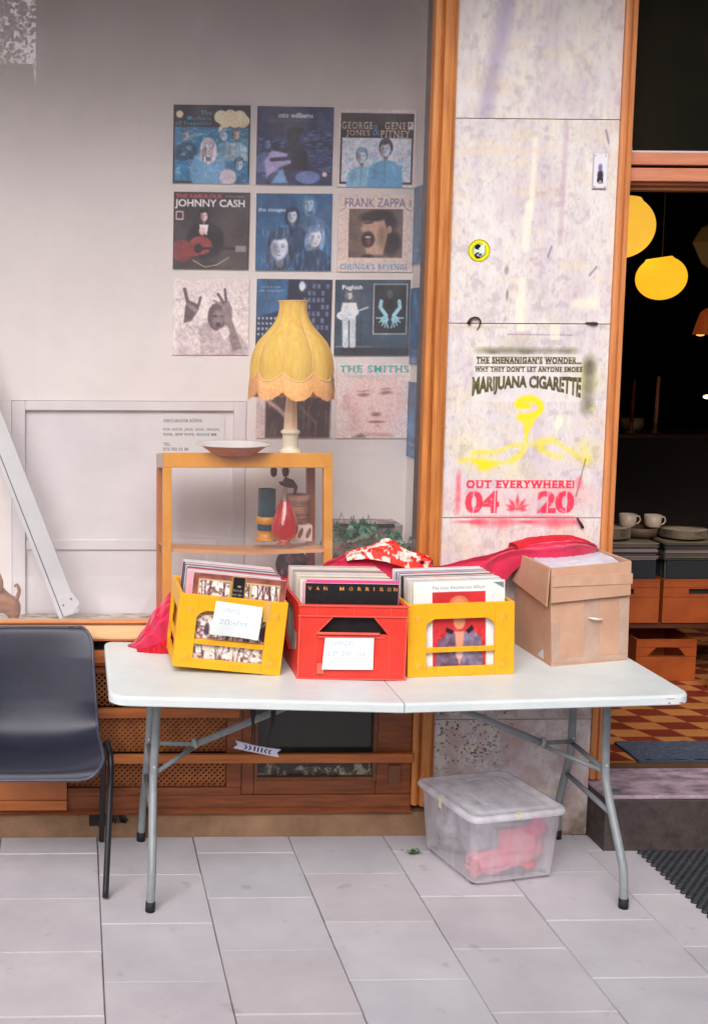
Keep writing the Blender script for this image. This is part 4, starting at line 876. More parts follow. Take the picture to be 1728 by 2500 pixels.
cv = Cv(130, 130, (232, 236, 232)); cv.rect(.205, .115, .79, .94, (206, 52, 56)); cv.grain(.12, 6, 9, .2, .1, .8, .95)
cv.text('The Joey Heatherton Album', .212, .055, .575, .045, (110, 110, 120), .9, 0, .05)
cv.poly([(.87, .02), (.99, .02), (.99, .09)], (120, 120, 120), .9)
cv.el(.5, .25, .115, .10, (214, 134, 84), .15); cv.el(.5, .30, .085, .12, (226, 150, 110), .15); cv.el(.5, .44, .07, .1, (222, 150, 112), .2)
cv.poly([(.24, .93), (.26, .66), (.38, .56), (.47, .56), (.5, .93)], (118, 96, 120), 1, .02); cv.poly([(.76, .93), (.74, .62), (.64, .54), (.54, .56), (.5, .93)], (128, 116, 140), 1, .02)
cv.grain(.35, 22, 12, .24, .52, .77, .94); cv.poly([(.45, .55), (.55, .55), (.53, .8), (.5, .93), (.47, .8)], (232, 160, 130), 1, .02)
cv.poly([(.36, .5), (.44, .54), (.42, .58), (.35, .55)], (40, 30, 36)); cv.poly([(.64, .48), (.57, .54), (.6, .58), (.66, .53)], (40, 30, 36)); cv.el(.5, .8, .05, .06, (230, 190, 190), .4)
front_sleeve(CR3, cv, .026, .018, R(-2), 'white sleeve with red framed portrait in front of the yellow crate without note')

# cardboard box
bx = thing('cardboard_box', 'open cardboard box taped at the seams standing at the table end', 'box', (1.64, -.345, .7285)); off = (1.64, -.345, .7285)
A, B_, C_, D_ = (1.640, -.345, .7285), (1.924, -.288, .737), (1.905, .0, .737), (1.628, -.030, .7285); H = .342
tp_ = lambda p, dx=0, dy=0: (p[0] + dx, p[1] + dy, p[2] + H)
At, Bt, Ct, Dt = (1.622, -.352, 1.066), (1.914, -.296, 1.079), (1.898, -.006, 1.079), (1.614, -.034, 1.066)
def panel(a, b, at, bt, th=.005, n=(0, 1)):
    i = lambda p: (p[0] + n[0] * th, p[1] + n[1] * th, p[2]); return [a, b, i(b), i(a), at, bt, i(bt), i(at)]
part(MB().hexa(panel(A, B_, At, Bt, .005, (-.18, .98))), 'front_panel', CARD, bx, off, .001)
part(MB().hexa(panel(D_, A, Dt, At, .005, (1, 0))), 'side_panel', CARD, bx, off, .001)
part(MB().hexa(panel(B_, C_, Bt, Ct, .005, (-1, 0))), 'side_panel', CARD, bx, off, .001)
part(MB().hexa(panel(C_, D_, Ct, Dt, .005, (0, -1))), 'back_panel', CARD, bx, off, .001)
part(MB().hexa([A, B_, C_, D_] + [(p[0], p[1], p[2] + .004) for p in (A, B_, C_, D_)]), 'bottom_panel', CARD, bx, off)
ff = MB().hexa([(1.6225, -.3645, .950), (1.913, -.310, .966), (1.9125, -.306, .966), (1.6225, -.3605, .950), (1.6235, -.3565, 1.0665), (1.9145, -.3005, 1.0795), (1.9140, -.2965, 1.0795), (1.6230, -.3525, 1.0665)])
part(ff, 'folded_flap', CARD, bx, off, .001)
part(MB().hexa([(1.6115, -.352, .935), (1.6155, -.352, .935), (1.6035, -.05, .965), (1.5995, -.05, .965), (1.6165, -.352, 1.0655), (1.6205, -.352, 1.0655), (1.6125, -.036, 1.0655), (1.6085, -.036, 1.0655)]), 'folded_flap', CARD, bx, off, .001)
part(MB().hexa([(1.926, -.28, .962), (1.922, -.28, .962), (1.909, -.02, .965), (1.913, -.02, .965), (1.9205, -.285, 1.079), (1.9165, -.285, 1.079), (1.9005, -.01, 1.079), (1.9045, -.01, 1.079)]), 'folded_flap', CARD, bx, off, .001)
TAPE = mat('clear_packing_tape', rgb(196, 166, 146), .12, rgb(184, 150, 130), 14, 6, .8, 30)
def onfront(u0, u1, z0, z1, d=.0012):
    def pt(u, z, dd):
        w = (z - .73) / .34; ax = A[0] + (At[0] - A[0]) * w; ay = A[1] + (At[1] - A[1]) * w; bx_ = B_[0] + (Bt[0] - B_[0]) * w; by = B_[1] + (Bt[1] - B_[1]) * w
        return (ax + (bx_ - ax) * u + .18 * dd, ay + (by - ay) * u - .98 * dd, z)
    return [pt(u0, z0, d), pt(u1, z0, d), pt(u1, z0, .0003), pt(u0, z0, .0003), pt(u0, z1, d), pt(u1, z1, d), pt(u1, z1, .0003), pt(u0, z1, .0003)]
part(MB().hexa(onfront(.42, .62, .745, .955)), 'seam_tape', TAPE, bx, off); part(MB().hexa(onfront(.86, .995, .76, .955)), 'seam_tape', TAPE, bx, off); part(MB().hexa(onfront(.0, .11, .745, .88)), 'seam_tape', TAPE, bx, off)
part(MB().hexa(onfront(.0, .99, .7400, .7585, .0018)), 'seam_tape', TAPE, bx, off)
part(MB().hexa(onfront(.0, 1.0, 1.005, 1.04, .0135)), 'flap_tape', mat('glossy_flap_tape', rgb(214, 172, 144), .1, rgb(202, 160, 132), 20, 6, .9, 24), bx, off)
mb = MB(); mb.tube([(1.765, -.326, .892), (1.785, -.334, .890), (1.812, -.326, .886), (1.818, -.316, .887)], [.002, .0045, .004, .002], 6); part(mb, 'peeled_tape_curl', plain('pale_tape', rgb(232, 218, 200), .2), bx, off)
# plastic wrapped sleeves inside the box
mb = MB(); g = np.random.default_rng(4); P = np.zeros((24, 26, 3))
for a in range(24):
    for b in range(26):
        u, w = b / 25, a / 23; P[a, b] = (1.631 + u * (1.898 - 1.631) + .006 * (1 - w) * 0, -.338 + w * .32 + .05 * u * (1 - w), 1.050 + .012 * u + .012 * math.sin(w * 2.6) + g.normal() * .0012)
mb.grid(P); mb.box(1.635, 1.895, -.28, -.03, .74, 1.035)
tag(mb.build('plastic_cover', mat('pale_polythene', rgb(212, 220, 230), .25, rgb(196, 204, 216), 8, 5, .5, 30)), 'pale plastic cover over the contents of the cardboard box', 'plastic sheet')

# ================================================================== PINK CLOTH
def cloth(name, st, m, nu=150, nv=40, seed=1, fold=.012, fs=30.0, end=True, power=.38):
    st = np.array(st, float); xs = st[:, 0]
    U_ = np.linspace(xs[0], xs[-1], nu); zr = np.interp(U_, xs, st[:, 1]); zb = np.interp(U_, xs, st[:, 2]); yf = np.interp(U_, xs, st[:, 3]); yb = np.interp(U_, xs, st[:, 4])
    k = np.ones(7) / 7
    sm = lambda a: np.convolve(np.pad(a, 3, mode='edge'), k, 'valid')
    zr, zb, yf, yb = sm(zr), sm(zb), sm(yf), sm(yb)
    V = np.linspace(0, 1, nv); P = np.zeros((nu, nv, 3)); N = fbm(nu, nv, 14, 4, seed); N2 = fbm(nu, nv, 30, 5, seed + 3)
    for j, v in enumerate(V):
        s = np.sin(math.pi * v) ** power
        P[:, j, 0] = U_ + .01 * (N[:, j] - .5)
        P[:, j, 1] = yf + (yb - yf) * (.5 - .5 * math.cos(math.pi * v)) if True else 0
        P[:, j, 2] = zb + (zr - zb) * s
        lengthwise = np.sin(v * 26 + U_ * 11 + 7 * N[:, j]) * .75; cross = np.sin(U_ * fs * 4.2 + 4 * v + 9 * N[:, j]) * .8 + np.sin(v * 17 + 12 * N[:, j] - U_ * 30) * .5
        kx = np.clip((U_ - .42) / .15, 0, 1); wave = cross * (1 - kx) + lengthwise * kx + (N2[:, j] - .5) * 1.5
        P[:, j, 1] -= fold * wave * s * (1 if v < .6 else .2); P[:, j, 2] += fold * .55 * wave * (s > .5) * np.minimum(1, (zr - zb) * 12)
    mb = MB(); mb.grid(P, smooth=True); n0 = nv
    mb.f += [tuple(range(nv)), tuple((nu - 1) * nv + i for i in range(nv))[::-1]]; mb.m += [0, 0]; mb.sm += [True, True]
    return mb
st = [(.235, .738, .734, -.10, -.07), (.26, .752, .735, -.12, -.06), (.29, .80, .735, -.15, -.05), (.325, .865, .735, -.165, -.045), (.36, .905, .735, -.17, -.04), (.385, .93, .735, -.15, -.04), (.41, .96, .733, -.10, -.035),
      (.5, .96, .732, -.10, -.035), (.64, .97, .729, -.10, -.035), (.78, .975, .724, -.09, -.035), (.90, 1.0, .722, -.09, -.035), (.93, 1.03, .72, -.09, -.035), (1.0, 1.058, .718, -.09, -.03), (1.10, 1.052, .716, -.09, -.032), (1.18, 1.035, .718, -.09, -.034), (1.24, 1.005, .72, -.10, -.036), (1.36, 1.02, .724, -.10, -.03),
      (1.45, 1.045, .727, -.09, -.03), (1.50, 1.055, .76, -.08, -.03), (1.54, 1.064, .88, -.075, -.03), (1.575, 1.078, .985, -.085, -.02), (1.61, 1.09, 1.035, -.12, -.02), (1.65, 1.10, 1.054, -.15, -.02), (1.72, 1.112, 1.056, -.16, -.02), (1.80, 1.118, 1.064, -.14, -.01), (1.86, 1.105, 1.068, -.11, -.005), (1.905, 1.082, 1.074, -.07, -.004)]
pk = thing('pink_blanket', 'long pink fabric bunched behind the crates and draped over the cardboard box', 'blanket', (1.0, -.08, .74)); off = (1.0, -.08, .74)
part(cloth('f', st, PINK, 520, 70, 3, .0115, 34), 'fabric', PINK, pk, off)
part(cloth('f', [(.262, .738, .7345, -.165, -.13), (.30, .748, .7345, -.18, -.14), (.345, .772, .7345, -.185, -.15), (.385, .778, .734, -.178, -.15), (.398, .75, .733, -.17, -.15)], REDT, 60, 24, 9, .008, 90), 'red_hem', REDT, pk, off)
part(cloth('f', [(1.60, 1.098, 1.062, -.10, -.01), (1.66, 1.118, 1.07, -.10, -.008), (1.75, 1.126, 1.08, -.09, -.006), (1.82, 1.124, 1.085, -.075, -.004), (1.88, 1.104, 1.08, -.06, -.003), (1.903, 1.088, 1.078, -.045, -.003)], REDT, 70, 24, 12, .005, 40), 'red_hem', REDT, pk, off)
# patterned scarf
SC = mat('red_white_print_fabric', rgb(232, 62, 48), .7, rgb(238, 222, 210), 17, 2, .4, 60, lo=.47, hi=.50)
t = SC.node_tree; n_ = t.nodes; vz = n_.new('ShaderNodeTexVoronoi'); vz.inputs['Scale'].default_value = 26; tc = n_.new('ShaderNodeTexCoord'); t.links.new(tc.outputs['Object'], vz.inputs['Vector'])
cr = n_.new('ShaderNodeValToRGB'); cr.color_ramp.elements[0].position = .16; cr.color_ramp.elements[1].position = .2; cr.color_ramp.elements[0].color = (1, 1, 1, 1); cr.color_ramp.elements[1].color = (0, 0, 0, 1); t.links.new(vz.outputs['Distance'], cr.inputs[0])
mx = n_.new('ShaderNodeMixRGB'); mx.inputs[2].default_value = (*rgb(40, 18, 20), 1); p = n_['Principled BSDF']; t.links.new(p.inputs['Base Color'].links[0].from_socket, mx.inputs[1]); t.links.new(cr.outputs[0], mx.inputs[0]); t.links.new(mx.outputs[0], p.inputs['Base Color'])
mb = cloth('s', [(1.0, 1.058, 1.04, -.085, -.035), (1.02, 1.074, 1.045, -.09, -.035), (1.07, 1.084, 1.05, -.095, -.035), (1.11, 1.098, 1.045, -.10, -.034), (1.14, 1.116, 1.04, -.105, -.034), (1.17, 1.112, 1.03, -.105, -.034), (1.20, 1.082, 1.02, -.105, -.036), (1.24, 1.068, 1.01, -.10, -.038), (1.28, 1.06, 1.0, -.095, -.04), (1.305, 1.045, 1.01, -.085, -.045)], SC, 130, 36, 21, .011, 60)
tag(mb.build('patterned_scarf', SC), 'crumpled red and white printed scarf with black spots on top of the pink fabric', 'scarf')

# ================================================================== CHAIR
ch = thing('plastic_chair', 'dark blue black plastic shell chair with black tube legs beside the table', 'chair', (-.105, -.3, 0)); off = (-.105, -.3, 0)
prof = np.array([(-.530, .412), (-.522, .432), (-.500, .443), (-.44, .446), (-.36, .440), (-.28, .436), (-.225, .442), (-.190, .463), (-.170, .50), (-.155, .56), (-.138, .64), (-.122, .72), (-.110, .775), (-.103, .797), (-.092, .806), (-.080, .800)])
pp_ = np.array(soft([(y, z, 0) for y, z in prof], 2)); al_ = np.concatenate([[0], np.cumsum(np.hypot(np.diff(pp_[:, 0]), np.diff(pp_[:, 1])))]); Lt = al_[-1]
ns = 84; ss = np.linspace(0, 1, ns); ss = Lt * (.5 - .5 * np.cos(math.pi * ss)) * .5 + Lt * ss * .5
py = np.interp(ss, al_, pp_[:, 0]); pz = np.interp(ss, al_, pp_[:, 1])
hw = np.interp(ss / Lt, [0, .1, .3, .45, .6, .8, 1], [.243, .245, .240, .232, .226, .216, .208])
rc = .075
for i in range(ns):
    d_ = min(ss[i], Lt - ss[i])
    if d_ < rc: hw[i] -= rc - math.sqrt(max(0, rc * rc - (rc - d_) ** 2))
nu = 37; P = np.zeros((ns, nu, 3))
for i in range(ns):
    for j in range(nu):
        u = math.sin((j / (nu - 1) - .5) * math.pi); x = u * hw[i]; q = abs(x) / .235
        isback = float(np.clip((pz[i] - .46) / .10, 0, 1)); end = min(1, (Lt - ss[i]) / .12)
        y = py[i] - isback * .030 * q ** 3 * end + isback * .010 * (1 - q * q); z = pz[i] + (1 - isback) * (.020 * q ** 3 - .010 * (1 - q * q)) * min(1, ss[i] / .1)
        P[i, j] = (x, y + .3, z)
rim = [tuple(P[i, -1]) for i in range(ns)] + [tuple(P[-1, j]) for j in range(nu - 2, -1, -1)] + [tuple(P[i, 0]) for i in range(ns - 2, -1, -1)] + [tuple(P[0, j]) for j in range(1, nu)]
MB().tube(rim, .0055, 8, cap=False).build('rolled_rim', mat('rim_highlight_plastic', rgb(74, 76, 88), .38, rgb(58, 62, 78), 9), ch)  # rim colour paler than the shell, carrying the edge highlight
o = MB().grid(P).build('seat_shell', BLACKP, ch); sm = o.modifiers.new('s', 'SOLIDIFY'); sm.thickness = .006; sm.offset = -1; o.modifiers.new('ss', 'SUBSURF').render_levels = 1
for sx in (1, -1):
    X0 = sx * .252
    pts = [(X0, -.205, .008), (X0 + sx * .018, -.09, .33), (X0 + sx * .020, -.06, .41), (X0 + sx * .016, -.03, .44), (X0 + sx * .012, .02, .447), (X0 + sx * .008, .06, .44), (X0, .10, .40), (X0, .135, .33), (X0 + sx * -.003, .255, .008)]
    MB().tube(soft(pts[:5]), .0105, 12).build('leg', BLACKM, ch)
    MB().tube(soft(pts[4:]), .0105, 12).build('leg', BLACKM, ch)
MB().tube([(-.25, -.03, .418), (.25, -.03, .418)], .009, 8).tube([(-.25, .06, .418), (.25, .06, .418)], .009, 8).build('seat_support', BLACKM, ch)
MB().tube([(.20, -.06, .425), (.262, -.07, .425)], .006, 8).build('frame_bolt', BLACKM, ch)

# ================================================================== STORAGE BOX under the table
sb = thing('storage_box', 'translucent plastic storage box with lid, pink contents showing, on the paving under the table', 'storage box', (1.354, -.470, 0), (0, 0, R(13.3)))
m = bpy.data.materials.new('frosted_clear_plastic'); m.use_nodes = True; t = m.node_tree; n_ = t.nodes; n_.clear()
o_ = n_.new('ShaderNodeOutputMaterial'); pb = n_.new('ShaderNodeBsdfPrincipled'); pb.inputs['Base Color'].default_value = (.88, .86, .90, 1); pb.inputs['Roughness'].default_value = .14
tr_ = n_.new('ShaderNodeBsdfTransparent'); tr_.inputs[0].default_value = (.93, .93, .96, 1); mx = n_.new('ShaderNodeMixShader')
nz = n_.new('ShaderNodeTexNoise'); nz.inputs['Scale'].default_value = 6; tc = n_.new('ShaderNodeTexCoord'); mpp = n_.new('ShaderNodeMapping'); mpp.inputs['Scale'].default_value = (3, 3, .4); t.links.new(tc.outputs['Object'], mpp.inputs[0]); t.links.new(mpp.outputs[0], nz.inputs['Vector'])
mr = n_.new('ShaderNodeMapRange'); mr.inputs[1].default_value = .3; mr.inputs[2].default_value = .7; mr.inputs[3].default_value = .32; mr.inputs[4].default_value = .55; t.links.new(nz.outputs['Fac'], mr.inputs[0])
t.links.new(mr.outputs[0], mx.inputs[0]); t.links.new(tr_.outputs[0], mx.inputs[1]); t.links.new(pb.outputs[0], mx.inputs[2]); t.links.new(mx.outputs[0], o_.inputs[0]); FROST = m
def rrect(x0, x1, y0, y1, r, n=6):
    p = []
    for cx, cy, a in ((x1 - r, y1 - r, 0), (x0 + r, y1 - r, 90), (x0 + r, y0 + r, 180), (x1 - r, y0 + r, 270)):
        for k in range(n): p.append((cx + r * math.cos(R(a + 90 * k / (n - 1))), cy + r * math.sin(R(a + 90 * k / (n - 1)))))
    return p
def loft(secs, mb, cap0=True, cap1=True, smooth=True):
    n = len(secs[0][0]); v = [(x, y, z) for pts, z in secs for x, y in pts]
    f = [(i * n + k, i * n + (k + 1) % n, (i + 1) * n + (k + 1) % n, (i + 1) * n + k) for i in range(len(secs) - 1) for k in range(n)]
    mb.add(v, f, 0, smooth)
    b = len(mb.v) - len(v)
    if cap0: mb.f.append(tuple(b + k for k in range(n))[::-1]); mb.m.append(0); mb.sm.append(False)
    if cap1: mb.f.append(tuple(b + (len(secs) - 1) * n + k for k in range(n))); mb.m.append(0); mb.sm.append(False)
    return mb
W, D = .36, .385
loft([(rrect(.030, W - .030, .030, D - .030, .02), .012), (rrect(.026, W - .026, .026, D - .026, .028), .018), (rrect(.010, W - .010, .010, D - .010, .032), .236), (rrect(.0, W, .0, D, .036), .238), (rrect(.0, W, .0, D, .036), .242)], MB(), True, False).build('tub', FROST, sb)
lid = loft([(rrect(-.004, W + .004, -.004, D + .004, .04), .234), (rrect(-.006, W + .006, -.006, D + .006, .042), .244), (rrect(-.002, W + .002, -.002, D + .002, .04), .252), (rrect(.010, W - .010, .010, D - .010, .036), .254), (rrect(.018, W - .018, .018, D - .018, .03), .2485), (rrect(.05, W - .05, .045, D - .045, .02), .2485), (rrect(.055, W - .055, .05, D - .05, .02), .2515)], MB(), False, True).build('lid', FROST, sb)
MB().box(.10, .118, .10, .27, .2522, .2550).box(.17, .28, .32, .335, .2522, .2550).box(.262, .274, .12, .30, .2522, .255).build('lid_ribs', FROST, lid, .001)
YT = mat('yellowed_tape', rgb(226, 218, 186), .4)
MB().box(.166, .184, -.0072, -.0066, .240, .2555).box(.166, .184, -.0072, .010, .2555, .2562).build('tape_scrap', YT, sb); MB().box(-.0078, -.0066, .19, .208, .215, .2555).box(-.0078, .008, .19, .208, .2556, .2562).build('tape_scrap', YT, sb)
for x, y in ((.05, .06), (W - .05, .06), (.05, D - .06), (W - .05, D - .06)):
    MB().tube([(x - .011, y, .010), (x + .011, y, .010)], .0095, 10).build('castor', RUB, sb)
def lump(name, cx, cy, cz, rx, ry, rz, m_, label, cat='fabric', seed=1, amp=.35):
    r = np.random.default_rng(seed); n1, n2 = 40, 56; P = np.zeros((n1, n2, 3)); N = fbm(n1, n2 + 1, 6, 8, seed) + .35 * (fbm(n1, n2 + 1, 16, 22, seed + 9) - .5)
    for i in range(n1):
        th_ = math.pi * i / (n1 - 1)
        for j in range(n2):
            ph = 2 * math.pi * j / n2; k = 1 + amp * (N[i, j] * (1 - j / n2) + N[i, n2 - j] * (j / n2) - .5) * 2 * math.sin(th_)
            P[i, j] = (cx + rx * k * math.sin(th_) * math.cos(ph), cy + ry * k * math.sin(th_) * math.sin(ph), max(.019, cz + rz * k * math.cos(th_)))
    mb = MB(); mb.grid(P, closed=True); o = mb.build(name, m_); o.location = sb.location; o.rotation_euler = sb.rotation_euler
    return tag(o, label, cat)
PK2 = mat('salmon_pink_cloth', rgb(248, 160, 168), .8, rgb(242, 130, 146), 8); WH2 = mat('white_paper', rgb(222, 220, 222), .8, rgb(160, 156, 166), 7); RD2 = mat('bright_red_cloth', rgb(226, 40, 52), .7)
lump('folded_cloth', .215, .13, .11, .115, .095, .10, PK2, 'salmon pink cloth inside the plastic storage box', seed=3)
lump('folded_cloth', .15, .085, .065, .11, .05, .05, PK2, 'pink cloth at the bottom of the storage box by its near corner', seed=4)
lump('crumpled_paper', .105, .13, .15, .07, .085, .08, WH2, 'crumpled white paper inside the plastic storage box', 'paper', 5)
lump('crumpled_paper', .12, .27, .12, .085, .075, .10, WH2, 'grey white wrapping paper at the far side of the storage box', 'paper', 6)
lump('red_bag', .055, .075, .05, .020, .035, .035, RD2, 'small bright red bag in the corner of the storage box', 'bag', 7)
lump('red_bag', .25, .055, .045, .03, .02, .016, RD2, 'flat red packet against the near wall of the storage box', 'bag', 8)
lump('dark_book', .20, .055, .032, .06, .02, .012, mat('dark_cover', rgb(70, 64, 84), .6), 'dark booklet lying at the bottom of the storage box', 'book', 9, .1)
lump('folded_cloth', .27, .10, .165, .055, .055, .045, mat('rose_cloth', rgb(236, 110, 150), .8), 'rose pink cloth near the lid of the storage box', seed=14)
lump('crumpled_paper', .20, .12, .20, .11, .08, .028, WH2, 'flat white paper just under the lid of the storage box', 'paper', 15)
# weed at the box
mb = MB(); r = random.Random(2)
for k in range(26):
    a = r.random() * 6.28; d = r.random() * .028; x, y = 1.243 + d * math.cos(a), -.165 + d * .6 * math.sin(a); h = r.uniform(.004, .018); s = r.uniform(.006, .012); b = r.random() * 6.28
    mb.add([(x, y, h), (x + s * math.cos(b), y + s * math.sin(b), h + .003), (x + 1.7 * s * math.cos(b + .25), y + 1.7 * s * math.sin(b + .25), h), (x + s * math.cos(b + .7), y + s * math.sin(b + .7), h + .002)], [(0, 1, 2, 3)]); mb.tube([(1.243, -.165, 0), (x, y, h)], .0008, 4)
tag(mb.build('green_weed', mat('weed_green', rgb(66, 120, 62), .7, rgb(44, 90, 44), 60)), 'small green weed growing in the paving joint beside the storage box', 'plant')

# ================================================================== WINDOW DISPLAY
TILT = 6.3
sh = thing('wooden_shelf', 'golden wooden open shelf unit standing in the window display', 'shelf', (.372, .14, .675), (R(-TILT), 0, 0))
W, D, H = .634, .37, .722; lw = .033
for x in (0, W - lw): MB().box(x, x + lw, 0, .035, 0, H - .056).build('leg', SHELFW, sh, .002)
for x in (0, W - lw): MB().box(x, x + lw, D - .035, D, 0, H - .056).build('leg', SHELFS, sh, .002)
MB().box(0, W, 0, .024, H - .0555, H).build('apron', SHELFW, sh, .002); MB().box(0, W, D - .024, D, H - .0555, H).build('apron', SHELFS, sh, .002)
for x in (0, W - .024): MB().box(x, x + .024, .0245, D - .0245, H - .0555, H).build('apron', mat('daylit_side_wood', rgb(206, 184, 170), .5), sh, .002)  # side aprons paler and pinker: reflected daylight put into the colour
MB().box(.0245, W - .0245, .0245, D - .0245, H - .022, H - .008).build('top_board', SHELFW, sh)
P = []; mb = MB(); n = 24
for i in range(n + 1):
    x = .004 + (W - .008) * i / n; s = -.010 * math.sin(math.pi * i / n); z = .352 + s
    P.append([(x, .012, z), (x, .012, z + .014), (x, D - .012, z + .014), (x, D - .012, z)])
mb.grid(np.array(P), smooth=False, closed=True); mb.build('middle_board', mat('worn_shelf_board', rgb(214, 156, 104), .5, rgb(200, 138, 84), 8, 5, .1, 40, stretch=(.6, 6, 6)), sh)
# lamp
LX, LY, LZ = .855, .27, 1.383
lp = thing('table_lamp', 'table lamp with fringed yellow scalloped shade and cream column on the wooden shelf', 'lamp', (LX, LY, LZ))
MB().lathe([(0, 0), (.040, 0), (.044, .004), (.044, .012), (.036, .018), (.031, .022), (.030, .03), (.029, .070), (.031, .076), (.036, .080), (.036, .088), (.029, .092), (.024, .097), (.0235, .10)], 32).build('lamp_base', CREAM, lp)
MB().lathe([(.026, .097), (.0255, .11), (.018, .235), (.014, .25), (.012, .30), (.006, .31), (.006, .50), (0, .50)], 8, smooth=False).build('lamp_column', mat('pink_cream_marble', rgb(238, 214, 176), .3, rgb(232, 196, 160), 12), lp)
m = bpy.data.materials.new('yellow_silk_shade'); m.use_nodes = True; t = m.node_tree; n_ = t.nodes; p = n_['Principled BSDF']; p.inputs['Roughness'].default_value = .8
tc = n_.new('ShaderNodeTexCoord'); mpp = n_.new('ShaderNodeMapping'); mpp.inputs['Scale'].default_value = (1, 1, .25); nz = n_.new('ShaderNodeTexNoise'); nz.inputs['Scale'].default_value = 60; nz.inputs['Detail'].default_value = 6; t.links.new(tc.outputs['Object'], mpp.inputs[0]); t.links.new(mpp.outputs[0], nz.inputs['Vector'])
cr = n_.new('ShaderNodeValToRGB'); cr.color_ramp.elements[0].position = .3; cr.color_ramp.elements[1].position = .7; cr.color_ramp.elements[0].color = (*rgb(252, 204, 84), 1); cr.color_ramp.elements[1].color = (*rgb(255, 228, 120), 1); t.links.new(nz.outputs['Fac'], cr.inputs[0]); t.links.new(cr.outputs[0], p.inputs['Base Color'])
tl = n_.new('ShaderNodeBsdfTranslucent'); t.links.new(cr.outputs[0], tl.inputs[0]); ad = n_.new('ShaderNodeMixShader'); ad.inputs[0].default_value = .35; t.links.new(p.outputs[0], ad.inputs[1]); t.links.new(tl.outputs[0], ad.inputs[2]); t.links.new(ad.outputs[0], n_['Material Output'].inputs[0])
SILK = m
NP = 8; nn = 10; prof = [(.054, .572), (.051, .560), (.052, .535), (.060, .508), (.077, .480), (.102, .452), (.128, .424), (.147, .392), (.156, .360), (.158, .335), (.156, .312)]
P = np.zeros((len(prof) + 8, NP * nn, 3)); prf = np.array(prof); tt = np.linspace(0, len(prof) - 1, len(prof) + 8); rr = np.interp(tt, range(len(prof)), prf[:, 0]); zz = np.interp(tt, range(len(prof)), prf[:, 1])
trim = []
for j in range(NP * nn):
    ph = 2 * math.pi * j / (NP * nn) + math.pi / NP; u = ((j % nn) / nn - .5) * 2; puff = 1 - u * u
    for i in range(len(tt)):
        f_ = i / (len(tt) - 1); r_ = rr[i] * (1 - .0 - .10 * (1 - puff) * min(1, f_ * 3)) ; z_ = zz[i] - .034 * puff * max(0, (f_ - .6) / .4)
        P[i, j] = (r_ * math.cos(ph), r_ * math.sin(ph), z_)
    trim.append(tuple(P[-1, j]))
shd = MB().grid(P, closed=True).build('lamp_shade', SILK, lp)
TRM = mat('cream_trim', rgb(248, 206, 140), .7)
mb = MB(); mb.tube([(x * 1.012, y * 1.012, z) for x, y, z in trim + trim[:1]], .0028, 5, cap=False)
for k in range(NP):
    j = k * nn; mb.tube([tuple(P[i, j] * [1.01, 1.01, 1]) for i in range(len(tt))], .0014, 4)
mb.tube([(.0545 * math.cos(a), .0545 * math.sin(a), .573) for a in np.linspace(0, 2 * math.pi, 33)], .002, 5, cap=False)
mb.build('braid_trim', TRM, lp)
FR = mat('orange_fringe', rgb(255, 206, 136), .8, rgb(250, 178, 96), 90)
mb = MB(); r = random.Random(4); M_ = 900
for k in range(M_):
    t_ = k / M_ * NP * nn; j = int(t_) % (NP * nn); j2 = (j + 1) % (NP * nn); fr_ = t_ - int(t_); a = np.array(trim[j]) * (1 - fr_) + np.array(trim[j2]) * fr_
    L = .070 + r.uniform(-.004, .004); d = np.array([a[0], a[1], 0]); d /= np.linalg.norm(d); e = a + d * (.004 + r.uniform(-.002, .003)) + np.array([0, 0, -L]); w = .0010
    tx = np.array([-d[1], d[0], 0]) * w
    q_ = a + d * .002; mid = (q_ + e) / 2 + d * .002
    mb.add([tuple(q_ - tx), tuple(q_ + tx), tuple(mid + tx * 1.1), tuple(mid - tx * 1.1), tuple(e + tx), tuple(e - tx), tuple(q_ - d * .0015), tuple(e - d * .0015)], [(0, 1, 2, 3), (3, 2, 4, 5), (1, 6, 7, 4), (6, 0, 5, 7)])
mb.build('fringe', FR, lp)
o = MB().add([tuple(np.array(p) * [.97, .97, 1] + [0, 0, dz]) for dz in (.0, -.066) for p in trim], [(j, (j + 1) % len(trim), len(trim) + (j + 1) % len(trim), len(trim) + j) for j in range(len(trim))], 0, True).build('fringe_backing', mat('orange_backing', rgb(242, 168, 84), .8), lp)
# dish
dsh = MB().lathe([(0, .004), (.070, .004), (.074, .0), (.080, .0), (.082, .004), (.126, .034), (.140, .036), (.143, .038), (.142, .041), (.124, .040), (.080, .010), (0, .009)], 48)
dsh.m = [1 if i // 48 in (5, 6, 7, 8, 9, 10) else 0 for i in range(len(dsh.f))]
tag(dsh.build('ceramic_dish', [mat('orange_brown_glaze', rgb(214, 136, 84), .3, rgb(196, 110, 58), 30, 4, stretch=(1, 1, 8)), mat('white_glaze', rgb(228, 226, 220), .25)], loc=(.640, .25, 1.384)), 'shallow orange brown dish with white rim on the wooden shelf', 'dish')
